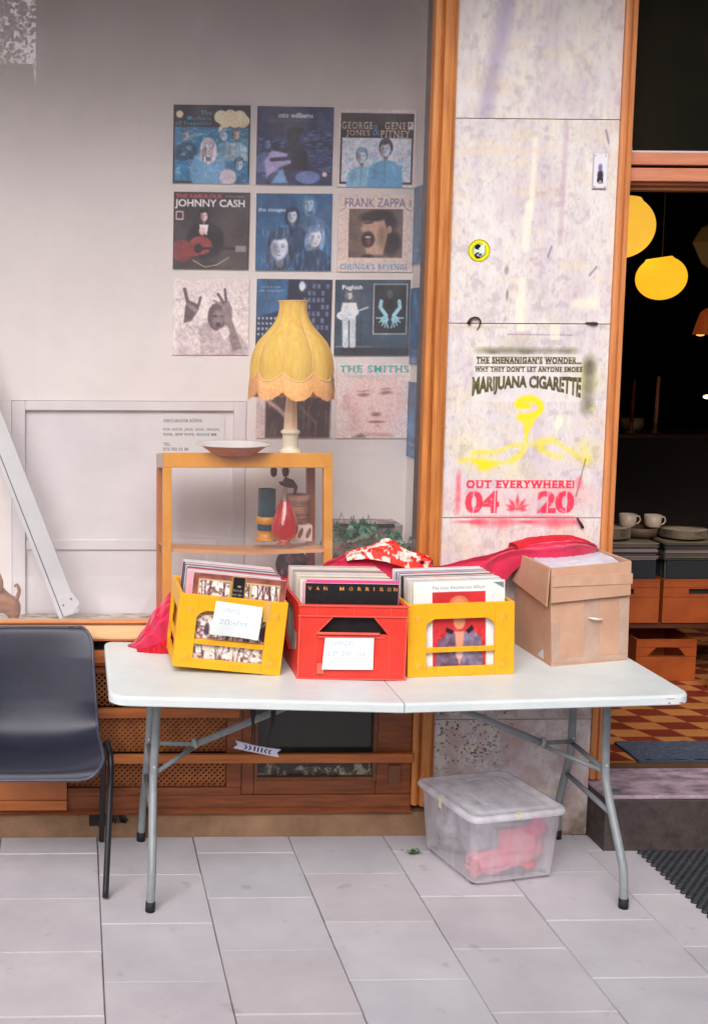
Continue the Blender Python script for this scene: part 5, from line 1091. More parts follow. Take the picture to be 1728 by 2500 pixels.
# vases on the middle board
SB = 1.036
GZ = mat('teal_glaze', rgb(40, 84, 96), .25, rgb(20, 52, 56), 8, 5); GY = mat('ochre_glaze', rgb(206, 144, 30), .3, rgb(182, 120, 24), 30)
mb = MB(); mb.lathe([(0, 0), (.046, 0), (.048, .004), (.046, .010), (.034, .014), (.033, .036), (.035, .040)], 28, mi=1); mb.lathe([(.035, .040), (.036, .044), (.036, .062), (.037, .066)], 28, mi=0); mb.lathe([(.037, .066), (.041, .072), (.041, .088), (.035, .094)], 28, mi=1); mb.lathe([(.035, .094), (.034, .10), (.034, .196), (.035, .2), (.032, .2), (.031, .18), (.03, .10), (0, .098)], 28, mi=0)
tag(mb.build('tall_vase', [GZ, GY], loc=(.785, .36, SB + .003)), 'tall dark teal vase with ochre bands on the middle shelf', 'vase')
m = bpy.data.materials.new('red_glass'); m.use_nodes = True; p = m.node_tree.nodes['Principled BSDF']; p.inputs['Base Color'].default_value = (*rgb(214, 44, 40), 1); p.inputs['Roughness'].default_value = .05; p.inputs['Transmission Weight'].default_value = .45; p.inputs['IOR'].default_value = 1.45; p.inputs['Coat Weight'].default_value = .6; RG = m
nz = m.node_tree.nodes.new('ShaderNodeTexNoise'); nz.inputs['Scale'].default_value = 3; crr = m.node_tree.nodes.new('ShaderNodeValToRGB'); crr.color_ramp.elements[0].color = (*rgb(196, 34, 36), 1); crr.color_ramp.elements[1].color = (*rgb(220, 60, 50), 1); m.node_tree.links.new(nz.outputs['Fac'], crr.inputs[0]); m.node_tree.links.new(crr.outputs[0], p.inputs['Base Color'])
v_ = thing('glass_vase', 'red glass vase with swollen body and long thin neck on the middle shelf', 'vase', (.842, .28, SB + .002))
MB().lathe([(0, 0), (.024, 0), (.026, .003), (.020, .010), (.024, .014), (.040, .028), (.049, .045), (.052, .062), (.050, .080), (.043, .102), (.033, .128), (.024, .150), (.018, .165)], 36).build('vase_body', RG, v_)
m2 = glass_mat('clear_neck_glass', (.93, .86, .84), 1.5); MB().lathe([(.018, .165), (.013, .188), (.009, .21), (.0085, .25), (.014, .272), (.022, .29)], 24).build('vase_neck', m2, v_)
# cup with stripes, white planter with leaf pattern, dried branch
BR = mat('brown_stoneware', rgb(178, 128, 100), .6, rgb(150, 102, 78), 30, 4)
mb = MB(); prof = [(0, .0), (.032, .0), (.037, .006), (.040, .03), (.043, .07), (.0455, .114), (.0435, .115), (.038, .01), (0, .008)]; mb.lathe(prof, 32)
for z in (.022, .034, .040, .072, .078, .084, .090): mb.lathe([(.0368 + z * .078 + .0012, z), (.0372 + z * .078 + .002, z + .0012), (.0374 + z * .078 + .0012, z + .0026)], 32, mi=1)
tag(mb.build('stoneware_cup', [BR, mat('dark_band', rgb(84, 50, 44), .6)], loc=(.914, .40, 1.098)), 'brown stoneware beaker with dark stripes above the patterned box', 'beaker')
cv = Cv(40, 44, (222, 202, 196)); 
for x in (.15, .5, .85): cv.el(x, .5, .1, .38, (112, 84, 70), .2, 12); cv.line([(x, .1), (x, .9)], .02, (222, 202, 196))
o = canvas_mesh('patterned_box', cv, .09, .062, .06, plain('pale_box', rgb(222, 204, 198)), None, (.872, .355, SB + .0)); tag(o, 'small white box with brown leaf pattern under the striped beaker', 'box')
mb = MB(); mb.prism([(.835, 1.262), (.850, 1.262), (.862, 1.280), (.892, 1.270), (.910, 1.245), (.905, 1.212), (.894, 1.212), (.896, 1.238), (.868, 1.240), (.845, 1.248)], .395, .405); mb.lathe([(0, 0), (.012, .01), (.014, .03), (.008, .045), (0, .05)], 12, (.816, .40, 1.278)); mb.lathe([(0, 0), (.012, .01), (.014, .03), (.008, .045), (0, .05)], 12, (.862, .40, 1.278))
tag(mb.build('carved_bird', mat('dark_wood_carving', rgb(92, 66, 52), .6)), 'dark wooden bird ornament perched over the striped beaker', 'ornament')
# hanging picture disc below the shelf
c2 = Cv(70, 70, (50, 104, 136)); c2.grain(.25, 8, 3); c2.el(.42, .34, .15, .15, (196, 178, 172), .2); c2.el(.72, .33, .16, .09, (190, 176, 180), .3, 20)
for x, y in ((.1, .62), (.3, .8), (.55, .75), (.9, .6), (.75, .85)): c2.el(x, y, .16, .16, (60, 48, 48), .4)
for x, y in ((.2, .72), (.42, .7), (.64, .66)): c2.el(x, y, .07, .1, (176, 150, 150), .4)
rr_ = .064; v = []; f = []; NA = 48; NR = 24
v.append((0, -.001, 0)); 
for k in range(1, NR + 1):
    for a in range(NA): v.append((rr_ * k / NR * math.cos(2 * math.pi * a / NA), -.001, rr_ * k / NR * math.sin(2 * math.pi * a / NA)))
f = [(0, 1 + (k + 1) % NA, 1 + k) for k in range(NA)] + [(1 + i * NA + k, 1 + i * NA + (k + 1) % NA, 1 + (i + 1) * NA + (k + 1) % NA, 1 + (i + 1) * NA + k) for i in range(NR - 1) for k in range(NA)]
nb = len(v); v += [(rr_ * math.cos(2 * math.pi * a / NA), .002, rr_ * math.sin(2 * math.pi * a / NA)) for a in range(NA)]; f += [(nb - NA + a, nb - NA + (a + 1) % NA, nb + (a + 1) % NA, nb + a) for a in range(NA)] + [tuple(nb + a for a in range(NA))]
me = bpy.data.meshes.new('picture_disc'); me.from_pydata(v, [], f); me.materials.append(print_mat()); ca = me.color_attributes.new('Col', 'FLOAT_COLOR', 'POINT'); col = np.ones((len(v), 4))
for i, p in enumerate(v): col[i, :3] = s2l(c2.a[min(69, max(0, int((.5 - p[2] / rr_ * .5) * 69))), min(69, max(0, int((p[0] / rr_ * .5 + .5) * 69)))])
ca.data.foreach_set('color', col.ravel()); o = bpy.data.objects.new('picture_disc', me); C.objects.link(o); o.location = (.902, .45, .928); tag(o, 'blue round picture disc standing under the middle shelf', 'record')
tag(MB().tube([(.885, .42, 1.03), (.884, .42, .96), (.892, .42, .90), (.905, .42, .87)], .0018, 5).build('cord', plain('tan_cord', rgb(200, 176, 160))), 'thin tan cord hanging in front of the picture disc', 'cord')
# leaning white plank
pk_ = thing('leaning_board', 'white board with screwed corner plate leaning in the window display', 'board', (-.016, .6, .662)); off = (-.016, .6, .662)
WB = mat('glossy_white_board', rgb(214, 216, 216), .4, rgb(206, 207, 210), 6)
d = Vector((-.255 + .016, 0, 1.30 - .679)).normalized(); nrm = Vector((d.z, 0, -d.x)); base = Vector((-.016, .6, .676)); Lb = 1.6
def plk(a0, a1, y0, y1, l0=0.0, z_cut=True):
    v = []
    for y in (y0, y1):
        for (l, a) in ((l0, a0), (l0, a1), (Lb, a1), (Lb, a0)):
            q_ = base + d * l + nrm * a; v.append((q_.x, y, q_.z))
    return MB().add([v[0], v[1], v[2], v[3], v[4], v[5], v[6], v[7]], [(0, 1, 2, 3), (7, 6, 5, 4), (0, 4, 5, 1), (1, 5, 6, 2), (2, 6, 7, 3), (3, 7, 4, 0)])
part(plk(.0, .016, .585, .607), 'board_edge', WB, pk_, off, .001); part(plk(.0165, .019, .589, .607), 'seam', plain('blue_grey_seam', rgb(84, 96, 116)), pk_, off); part(plk(.0195, .085, .587, .607, .0), 'board_face', WB, pk_, off, .001)
part(plk(.022, .088, .5835, .5865, .0).add([], []), 'corner_plate', WB, pk_, off) if False else None
mbp = MB(); q0 = base + nrm * .022; pts = []
for (l, a) in ((.004, .022), (.0, .062), (.034, .10), (.085, .088), (.075, .03)): q_ = base + d * l + nrm * a; pts.append((q_.x, q_.z))
part(mbp.prism(pts[::-1], .583, .5865), 'corner_plate', WB, pk_, off)
for (l, a) in ((.048, .036), (.062, .074)):
    q_ = base + d * l + nrm * a; part(MB().tube([(q_.x, .583, q_.z), (q_.x, .580, q_.z)], .004, 8), 'screw', plain('dark_screw', rgb(130, 100, 100)), pk_, off)
# carved animal at the window end
an = thing('wooden_animal', 'carved light brown wooden animal figure sitting in the window corner', 'figurine', (-.235, .5, .662)); CW = mat('carved_wood', rgb(176, 122, 84), .5, rgb(132, 84, 54), 9, 5, .3, 60, stretch=(1, 1, 3))
me = bpy.data.meshes.new('body'); 
V = [(0, 0, .10, .045), (-.03, 0, .135, .04), (-.055, 0, .175, .034), (-.075, -.01, .185, .026), (-.10, -.01, .165, .016), (.025, 0, .085, .043), (.045, 0, .06, .03), (.04, -.02, .03, .013), (.052, -.025, .004, .011), (-.05, 0, .06, .02), (-.055, -.005, .006, .014), (.05, .0, .115, .010), (.062, 0, .15, .008), (.052, 0, .175, .008), (.040, 0, .165, .006)]
Ed = [(0, 1), (1, 2), (2, 3), (3, 4), (0, 5), (5, 6), (6, 7), (7, 8), (0, 9), (9, 10), (5, 11), (11, 12), (12, 13), (13, 14)]
me.from_pydata([v[:3] for v in V], Ed, []); ab = bpy.data.objects.new('animal_body', me); C.objects.link(ab); ab.parent = an; me.materials.append(CW)
ab.modifiers.new('k', 'SKIN'); 
for i, v in enumerate(V): me.skin_vertices[0].data[i].radius = (v[3], v[3])
me.skin_vertices[0].data[0].use_root = True; ab.modifiers.new('s', 'SUBSURF').render_levels = 2
MB().lathe([(0, -.05), (.022, -.04), (.030, 0), (.024, .035), (0, .05)], 14, M=Matrix.Translation((-.030, -.035, .19)) @ Matrix.Rotation(R(-12), 4, 'Y') @ Matrix.Diagonal((1, .3, 1, 1))).build('ear', CW, an)
# ivy in a marbled planter
iv = thing('ivy_plant', 'green ivy trailing from a marbled grey planter in the window display', 'plant', (1.2, .4, .97))
mb = MB(); mb.box(-.14, .135, .03, .20, -.31, .118); mb.build('planter', mat('marbled_grey_planter', rgb(190, 178, 170), .5, rgb(112, 98, 92), 16, 6, lo=.4, hi=.6), iv, .004); MB().box(-.14, .10, .024, .0298, .108, .123).build('planter_rim', RUB, iv)
LV = [mat('ivy_leaf_dark', rgb(50, 112, 80), .45, rgb(36, 86, 62), 40), mat('ivy_leaf_light', rgb(112, 164, 138), .4, rgb(86, 142, 112), 40)]
mb = MB(); r = random.Random(11); st_ = MB()
def ivy(p, s, rz, tx, mi):
    o5 = [(0, -.1), (.35, -.35), (.85, -.15), (.5, .2), (.62, .62), (.2, .5), (0, 1.05), (-.2, .5), (-.62, .62), (-.5, .2), (-.85, -.15), (-.35, -.35)]
    M = Matrix.Translation(p) @ Euler((R(90) + tx, 0, rz)).to_matrix().to_4x4()
    mb.add([(0, .15, .12)] + [(x, y, 0) for x, y in o5], [(0, 1 + k, 1 + (k + 1) % 12) for k in range(12)], mi, False, M @ Matrix.Scale(s, 4))
for k in range(150):
    x = r.uniform(-.20, .19); top = .125 - .10 * max(0, (x - .02) / .17) ** 1.0 - (.05 if x < -.15 else 0); z = r.uniform(-.16, top) if r.random() < .6 else r.uniform(top - .07, top)
    y = r.uniform(-.06, .02); ivy((x, y, z), r.uniform(.016, .030), r.uniform(-.8, .8), r.uniform(-.7, .7), r.choice((0, 0, 1)))
    if k % 3 == 0: st_.tube([(x, y + .005, z), (x * .8, .03, z + r.uniform(-.02, .06)), (x * .6, .06, min(.11, z + .08))], .0012, 4)
for (x, z, s) in ((-.04, .135, .026), (-.035, .11, .02), (.06, .10, .022), (.10, .085, .02), (.155, .07, .02), (.175, .03, .024), (-.19, -.06, .02), (-.18, -.12, .022), (-.12, .09, .018)): ivy((x, -.03, z), s, r.uniform(-.4, .4), r.uniform(-.3, .3), r.choice((0, 1)))
mb.build('ivy_leaves', LV, iv); st_.build('stems', plain('ivy_stem', rgb(96, 84, 60)), iv)
# notice
cv = Cv(150, 210, (216, 218, 216), 1.5)
T = lambda s, y, w, h=.06: cv.text(s, .03, y, w, h, (70, 56, 92), .95, .01, .12)
T('VINYLSKIVOR KÖPES!', .10, .62, .075); T('POP, ROCK, JAZZ, SOUL, PROGG,', .30, .90); T('PUNK, NEW WAVE, REGGAE MM.', .40, .86); T('TEL:', .60, .12); T('073-702 55 88', .70, .40)
tag(canvas_mesh('paper_notice', cv, .262, .205, .0012, plain('notice_paper', rgb(216, 218, 216)), None, (.405, .7672, 1.297)), 'white paper notice with printed dark lettering on the recessed wall panel', 'notice')

# ================================================================== SLEEVES ON THE DISPLAY WALL
BL1, BL2, BL3, LT, DKB = (34, 108, 150), (70, 140, 180), (150, 180, 206), (206, 204, 214), (24, 28, 36)
CVN = 124
def S1():
    c = Cv(CVN, CVN, (34, 34, 40)); c.rect(.02, .28, .98, .975, BL1); c.grain(.25, 14, 1, .02, .28, .98, .98)
    head(c, .17, .38, .075, (150, 160, 186), (60, 100, 130), (30, 70, 100)); head(c, .66, .38, .075, BL3, (120, 140, 160), (96, 150, 180)); head(c, .82, .37, .075, (176, 160, 160), (100, 80, 90), (120, 150, 170)); head(c, .87, .75, .09, BL3, (20, 40, 70), (40, 90, 130))
    c.el(.46, .85, .26, .30, (96, 150, 190), .15); head(c, .46, .55, .125, (186, 180, 190), (166, 160, 170), None, .8); c.el(.72, .92, .12, .12, (190, 180, 190), .2)
    n = fbm(CVN, CVN, 30, 14, 9); c.put(np.clip((n - .55) * 6, 0, 1) * (c.Y > .3) * (c.Y < .97) * (c.X > .03) * (c.X < .97), (190, 204, 214), .45)
    c.el(.08, .12, .05, .05, (222, 202, 170), .15); c.poly([(.6, .27), (.66, .27), (.585, .36)], (222, 200, 168))
    for x, y in ((.62, .15), (.74, .14), (.86, .15), (.68, .2), (.8, .2), (.9, .2)): c.el(x, y, .095, .09, (222, 200, 168), .1)
    c.text('The', .36, .075, .14, .06, (60, 150, 190), 1, .01, .12); c.text('Mothers', .19, .145, .30, .055, (60, 150, 190), 1, .01, .12); c.text('of Invention', .03, .21, .47, .055, (60, 150, 190), 1, .01, .12); return c
def S2():
    c = Cv(CVN, CVN, (40, 52, 84)); c.grain(.5, 12, 2); r = random.Random(4)
    for k in range(60): x, y = r.uniform(.6, .95), r.uniform(.3, .9); c.line([(x, y), (x + .06, y)], .02, (110, 130, 190), .35)
    for k in range(40): x, y = r.uniform(.02, .35), r.uniform(.4, .95); c.line([(x, y), (x + .05, y)], .02, (80, 120, 170), .45)
    head(c, .48, .37, .10, (40, 34, 42), (18, 18, 26), (28, 30, 44)); c.el(.5, .30, .13, .04, (18, 18, 26), .2); head(c, .14, .47, .085, (96, 110, 160), (30, 44, 70), (84, 96, 140))
    c.poly([(.1, .7), (.2, .56), (.42, .6), (.46, .72), (.3, .78), (.14, .9)], (160, 150, 196), 1, .03); c.line([(.2, .68), (.42, .66), (.44, .58)], .05, (40, 46, 70)); c.poly([(.2, .98), (.34, .78), (.42, .98)], (110, 150, 200), 1, .03); c.el(.68, .9, .18, .09, (104, 124, 176), .2)
    c.el(.9, .86, .035, .035, (226, 190, 200), .2); c.text('otis williams', .28, .085, .46, .065, (226, 220, 230), 1, .02); c.text('and the midnight cowboys', .12, .165, .76, .045, (110, 96, 90), .8); return c
def S3():
    c = Cv(CVN, CVN, (214, 200, 200)); c.rect(.02, .055, .98, .965, (36, 32, 34)); c.rect(.045, .37, .955, .935, (196, 200, 216)); c.grain(.12, 16, 5, .04, .37, .96, .94)
    head(c, .31, .60, .105, (206, 206, 218), (120, 150, 180), (120, 170, 200)); head(c, .62, .50, .12, (206, 204, 216), (60, 50, 60), (86, 150, 190))
    n = fbm(CVN, CVN, 26, 26, 19); c.put(np.clip((n - .56) * 7, 0, 1) * (c.Y > .38) * (c.Y < .93) * (c.X > .05) * (c.X < .95), (90, 160, 200), .6)
    G_ = (218, 196, 170); c.text('GEORGE', .04, .17, .40, .09, G_, 1, 0, .1); c.text('GENE', .60, .17, .28, .09, G_, 1, 0, .1); c.text('JONES', .10, .275, .31, .09, G_, 1, 0, .1); c.text('PITNEY', .55, .275, .38, .09, G_, 1, 0, .1); c.text('&', .44, .20, .10, .14, (60, 120, 160)); c.rect(.90, .16, .97, .26, (200, 190, 196)); c.text('P', .92, .18, .035, .06, (40, 30, 36)); return c
def S4():
    c = Cv(CVN, CVN, (50, 44, 44)); c.grain(.35, 7, 7); c.rect(.63, .35, 1, .95, (84, 74, 70), .5, .1)
    c.el(.42, .62, .26, .25, (26, 24, 28), .1); head(c, .40, .30, .085, (206, 180, 176), (30, 24, 28)); c.poly([(.34, .42), (.46, .42), (.44, .56), (.36, .5)], (220, 206, 210)); c.el(.38, .5, .05, .07, (206, 176, 170), .3)
    c.el(.36, .69, .16, .125, (140, 60, 54), .08); c.el(.12, .76, .15, .15, (110, 46, 44), .08); c.rect(.12, .66, .34, .83, (126, 52, 48), 1, .02); c.el(.33, .73, .06, .065, (40, 24, 26), .15); c.rect(.36, .71, .84, .745, (36, 30, 34)); c.rect(.82, .69, .96, .77, (160, 150, 150), .7)
    c.line([(.26, .88), (.42, .97), (.58, .94), (.74, .84)], .008, (214, 196, 170)); c.rect(.03, .25, .13, .36, (190, 170, 170)); c.rect(.045, .265, .115, .345, (50, 44, 46))
    c.text('THE FABULOUS', .03, .03, .60, .055, (226, 70, 90), 1, .01); c.text('JOHNNY CASH', .02, .10, .92, .125, (232, 228, 230), 1, .02); c.text('WITH GUITAR', .68, .045, .24, .02, (200, 190, 190)); return c
def S5():
    c = Cv(CVN, CVN, (40, 84, 124)); c.grain(.15, 6, 8)
    head(c, .70, .13, .11, (150, 180, 206), (70, 110, 144), (60, 96, 130), .6); head(c, .48, .28, .11, (190, 204, 224), (30, 50, 84), (24, 50, 84), .8)
    head(c, .78, .56, .15, (206, 210, 224), (90, 120, 156), (30, 60, 92), .9); head(c, .32, .68, .21, (196, 204, 222), (40, 60, 90), None, .8); c.poly([(.55, .98), (.6, .75), (.86, .72), (.98, .98)], (30, 56, 90), 1, .03)
    n = fbm(CVN, CVN, 8, 40, 23); c.put(np.clip((n - .55) * 6, 0, 1) * (c.Y > .4), (150, 176, 204), .35); c.text('the stooges', .03, .19, .36, .07, (214, 214, 224), 1, .01); return c
def S6():
    c = Cv(CVN, CVN, (208, 188, 178)); c.rect(.14, .185, .855, .82, (104, 86, 76)); c.grain(.25, 9, 10, .14, .18, .86, .82)
    c.el(.58, .36, .24, .17, (36, 28, 30), .3); c.el(.70, .62, .16, .2, (34, 28, 30), .4); c.poly([(.40, .26), (.36, .34), (.30, .45), (.36, .49), (.35, .56), (.38, .78), (.60, .78), (.66, .5), (.60, .28)], (176, 142, 122), 1, .03); c.el(.5, .27, .26, .09, (34, 26, 28), .4, -8); c.el(.58, .55, .08, .2, (120, 94, 80), .9)
    c.el(.40, .58, .10, .12, (44, 32, 34), .25); c.el(.41, .61, .045, .07, (104, 60, 58), .6); c.el(.40, .55, .05, .015, (206, 190, 180), .4); c.el(.68, .45, .04, .06, (160, 126, 108), .3); c.line([(.36, .37), (.45, .36)], .025, (60, 44, 42)); c.el(.4, .8, .1, .04, (40, 32, 34), .5)
    mask = (c.X < .14) | (c.X > .855) | (c.Y < .185) | (c.Y > .82); c.a = np.where(mask[..., None], np.array((208, 188, 178)) / 255., c.a)
    n = text_mask('FRANK ZAPPA', .80 * CVN, .12 * CVN); c.text('FRANK ZAPPA', .09, .05, .80, .12, (96, 92, 128)); c.line([(.02, .21), (.06, .19), (.09, .17)], .008, (96, 92, 128)); c.line([(.89, .17), (.95, .21), (.98, .20)], .008, (96, 92, 128)); c.text("CHUNGA'S REVENGE", .04, .90, .9, .075, (80, 136, 176), 1, .02, .1); c.rect(.93, .06, .965, .16, (140, 110, 120), .5); return c
def S7():
    c = Cv(CVN, CVN, (210, 198, 196)); D1, D2, D3 = (92, 78, 82), (128, 112, 114), (176, 162, 164)
    c.el(.60, .95, .42, .33, D3, .1); c.el(.28, .95, .24, .36, (186, 172, 174), .1); c.poly([(.02, .98), (.04, .72), (.2, .6), (.45, .72), (.5, .98)], (196, 182, 182), 1, .02)
    c.poly([(.38, .98), (.34, .62), (.5, .55), (.78, .62), (.9, .98)], D3, 1, .02); c.el(.58, .50, .13, .19, D1, .1); c.el(.60, .52, .095, .14, D2, .4); c.el(.55, .49, .05, .02, (70, 58, 62), .6); c.el(.65, .49, .035, .02, (70, 58, 62), .6); c.el(.60, .60, .055, .035, (70, 58, 62), .6); c.el(.60, .54, .02, .04, (150, 132, 132), .6)
    c.poly([(.14, .58), (.16, .36), (.20, .28), (.33, .34), (.34, .40), (.24, .56)], D1, 1, .02); c.line([(.2, .34), (.15, .14)], .045, D1); c.line([(.33, .36), (.36, .25)], .035, D1); c.line([(.2, .34), (.3, .42)], .05, D2)
    c.poly([(.66, .50), (.64, .36), (.60, .30), (.66, .29), (.74, .30), (.78, .40), (.78, .54), (.92, .92), (.8, .95)], D2, 1, .02); c.line([(.67, .32), (.59, .2)], .035, D1); c.line([(.70, .3), (.68, .14)], .035, D1); c.line([(.63, .34), (.54, .29)], .03, D2)
    c.grain(.18, 22, 20, 0, .15, 1, 1); c.poly([(.60, .66), (.72, .62), (.76, .72), (.68, .82)], (214, 204, 200), .9, .02); return c
def S8():
    c = Cv(CVN, CVN, (40, 84, 124)); c.grain(.4, 5, 14); c.poly([(.0, 1), (.0, .5), (.3, .42), (.36, 1)], (30, 44, 70), 1, .02); r = random.Random(8)
    for i in range(5):
        for j in range(4): c.rect(.02 + i * .055, .5 + j * .07, .05 + i * .055, .53 + j * .07, (170, 190, 214), .8)
    c.poly([(.36, 1), (.42, .0), (1, .0), (1, 1)], (34, 40, 60), 1, .02)
    for i in range(6):
        for j in range(8):
            if r.random() < .6: c.rect(.62 + i * .06, .06 + j * .09, .66 + i * .06, .12 + j * .09, (120, 134, 170), .6)
    c.el(.6, .09, .05, .08, (190, 204, 220), .4); c.text('LOUIS BOGAN', .06, .1, .26, .03, (170, 190, 210), .9); c.text('SMALL TOWN NIGHTS', .04, .15, .32, .03, (190, 204, 220), .9); return c
def S9():
    c = Cv(CVN, CVN, (52, 72, 88)); c.grain(.2, 5, 16)
    for x in (.05, .2, .35, .48): c.line([(x, 0), (x, .9)], .01, (36, 52, 66), .8)
    c.rect(0, .90, 1, 1, (34, 44, 54)); c.line([(.02, .88), (.5, .88)], .012, (150, 160, 170), .6)
    head(c, .19, .20, .065, (190, 196, 200), (90, 84, 80), None, .8); c.poly([(.08, .42), (.1, .3), (.28, .3), (.32, .44), (.26, .5), (.1, .5)], (214, 220, 222), 1, .02); c.el(.14, .47, .12, .07, (206, 212, 216), .1); c.line([(.2, .45), (.44, .36)], .018, (190, 200, 206)); c.line([(.14, .52), (.15, .86)], .08, (186, 196, 202)); c.line([(.24, .5), (.245, .86)], .08, (196, 204, 210))
    c.el(.13, .92, .06, .03, (24, 26, 32), .3); c.el(.26, .92, .06, .03, (24, 26, 32), .3); c.text('Pughish', .10, .075, .27, .075, (224, 220, 224), 1, .03)
    c.rect(.51, .05, .965, .72, (150, 160, 166)); c.rect(.525, .065, .95, .705, (30, 36, 40)); c.el(.73, .19, .05, .07, (60, 76, 84), .4)
    for s in (-1, 1):
        c.line([(.735 + s * .12, .28), (.735 + s * .13, .36), (.735 + s * .05, .47)], .05, (150, 196, 210))
        c.el(.735 + s * .07, .52, .06, .05, (150, 196, 210), .2)
        for k in range(5): c.line([(.735 + s * .06, .5), (.735 + s * (.02 + k * .04), .63 - .008 * k * k)], .018, (140, 190, 206))
    return c
def S10():
    c = Cv(CVN, CVN, (190, 170, 170)); c.poly([(.12, .0), (1, .0), (.98, 1), (.12, 1)], (62, 46, 44), 1, .03); n = fbm(CVN, CVN, 6, 30, 29); c.put(np.clip((n - .55) * 6, 0, 1) * (c.X > .15), (120, 92, 84), .5)
    c.line([(.15, .5), (.3, .62), (.38, .7)], .05, (180, 150, 146), .8, .04); c.line([(.6, .6), (.8, .8)], .03, (120, 96, 92), .7, .04); return c
def S11():
    c = Cv(CVN, CVN, (212, 192, 188)); SK = (218, 184, 178)
    c.el(.52, .55, .38, .5, SK, .12); c.el(.13, .52, .08, .14, (200, 164, 160), .4); c.el(.5, .12, .44, .16, (206, 178, 172), .4); c.el(.24, .75, .12, .3, (190, 150, 146), 1, 0, .6)
    for x, y in ((.36, .42), (.66, .39)): c.el(x, y, .11, .035, (150, 106, 106), .6, -4); c.el(x, y - .05, .12, .02, (160, 118, 114), .7, -5, .8)
    c.el(.53, .68, .09, .04, (150, 100, 98), .6); c.el(.47, .6, .04, .12, (196, 156, 150), .8, 0, .7); c.el(.54, .78, .15, .022, (150, 96, 96), .5); c.el(.56, .84, .09, .03, (196, 156, 150), .8); c.poly([(.24, .98), (.36, .93), (.7, .93), (.8, .98)], (170, 136, 132), .8, .04); c.poly([(.22, .99), (.34, .94), (.4, .99)], (90, 70, 74), .8, .04)
    c.rect(0, 0, 1, .16, (206, 196, 198), .6, .03); c.text('THE SMITHS', .04, .035, .92, .095, (40, 150, 140), 1, .01, .12); c.text('STRANGEWAYS, HERE WE COME', .12, .165, .78, .035, (130, 176, 180), .8); return c
DW = .757
lab = ['blue group picture sleeve with cream speech cloud on the display wall', 'dark blue sleeve with white lettering and a seated man on the display wall', 'black bordered sleeve with two pale blue drawn men on the display wall',
       'dark sleeve with a guitar player under large white capitals on the display wall', 'blue sleeve with four long haired heads on the display wall', 'beige sleeve framing a brown shouting face on the display wall',
       'beige sleeve with a man raising both hands on the display wall', 'blue city sleeve partly hidden behind the lamp shade', 'grey blue sleeve with a standing guitarist and framed hands on the display wall', 'dark brown sleeve behind the lamp column', 'pale pink sleeve with a close face and green title beside the lamp']
pos = [(.438, 2.439), (.776, 2.436), (1.110, 2.430), (.442, 2.094), (.780, 2.090), (1.116, 2.088), (.446, 1.745), (.786, 1.746), (1.112, 1.744), (.796, 1.402), (1.128, 1.402)]
for fn, L_, (x, z) in zip((S1, S2, S3, S4, S5, S6, S7, S8, S9, S10, S11), lab, pos):
    o = canvas_mesh('record_sleeve', finish(fn(), int(x * 100)), .312, .312, .004, EDGE[1], None, (x, DW - .006, z), (0, R(random.uniform(-.4, .4)), 0)); tag(o, L_, 'record sleeve')
for (z, sd_, lb) in ((2.118, 3, 'topmost blue sleeve on the side wall of the display'), (1.712, 5, 'middle blue sleeve on the side wall beside the guitarist sleeve'), (1.33, 9, 'lowest blue sleeve on the side wall of the display')):
    c = Cv(80, 80, (58, 112, 156)); c.grain(.6, 5, sd_); c.el(.6, .4, .2, .3, (120, 150, 180), .6); c.rect(.1, .8, .9, .84, (150, 170, 190), .5)
    o = canvas_mesh('record_sleeve', c, .31, .31, .004, EDGE[5], None, (1.4255, .752, z), (0, 0, R(-90))); tag(o, lb, 'record sleeve')

# ================================================================== INSIDE THE DOORWAY
def lamp_globe(name, label, loc, rx, rz, tilt, col, em):
    t = thing(name, label, 'lamp', loc); m = bpy.data.materials.new(name + '_shade'); m.use_nodes = True; p = m.node_tree.nodes['Principled BSDF']; p.inputs['Roughness'].default_value = .6
    nz = m.node_tree.nodes.new('ShaderNodeTexNoise'); nz.inputs['Scale'].default_value = 5; cr = m.node_tree.nodes.new('ShaderNodeValToRGB'); cr.color_ramp.elements[0].color = (*[c * .88 for c in col], 1); cr.color_ramp.elements[1].color = (*col, 1); m.node_tree.links.new(nz.outputs['Fac'], cr.inputs[0]); m.node_tree.links.new(cr.outputs[0], p.inputs['Base Color']); m.node_tree.links.new(cr.outputs[0], p.inputs['Emission Color']); p.inputs['Emission Strength'].default_value = em
    pr = [(rx * .50 * k / 4, rz * .93) for k in range(5)] + [(rx * math.sin(a) , rz * math.cos(a)) for a in np.linspace(.62, math.pi, 22)]
    pr = [(r_, min(z_, rz * .93)) for r_, z_ in pr]
    MB().lathe(pr, 40, M=Matrix.Rotation(R(tilt), 4, 'Y')).build('lamp_shade', m, t); MB().tube([(0, 0, rz * .9), (0, 0, 3.30 - loc[2])], .003, 6).build('lamp_cord', RUB, t); return t
lamp_globe('pendant_lamp', 'larger glowing yellow pendant lamp partly hidden by the door frame', (2.828, 2, 2.386), .168, .160, 4, rgb(236, 178, 58), .62)
lamp_globe('pendant_lamp', 'lower glowing yellow pendant lamp in the dark doorway', (3.053, 2, 2.128), .124, .112, -9, rgb(238, 176, 36), .68)
t = thing('pendant_lamp', 'unlit grey angular pendant lamp at the edge of the doorway', 'lamp', (3.50, 2.3, 2.32)); MB().lathe([(0, -.16), (.09, -.10), (.145, .01), (.10, .09), (.03, .13), (0, .13)], 6, smooth=False).build('lamp_shade', mat('grey_shade', rgb(150, 140, 132), .7), t)
MB().tube([(0, 0, .13), (0, 0, .97)], .003, 6).build('lamp_cord', RUB, t)
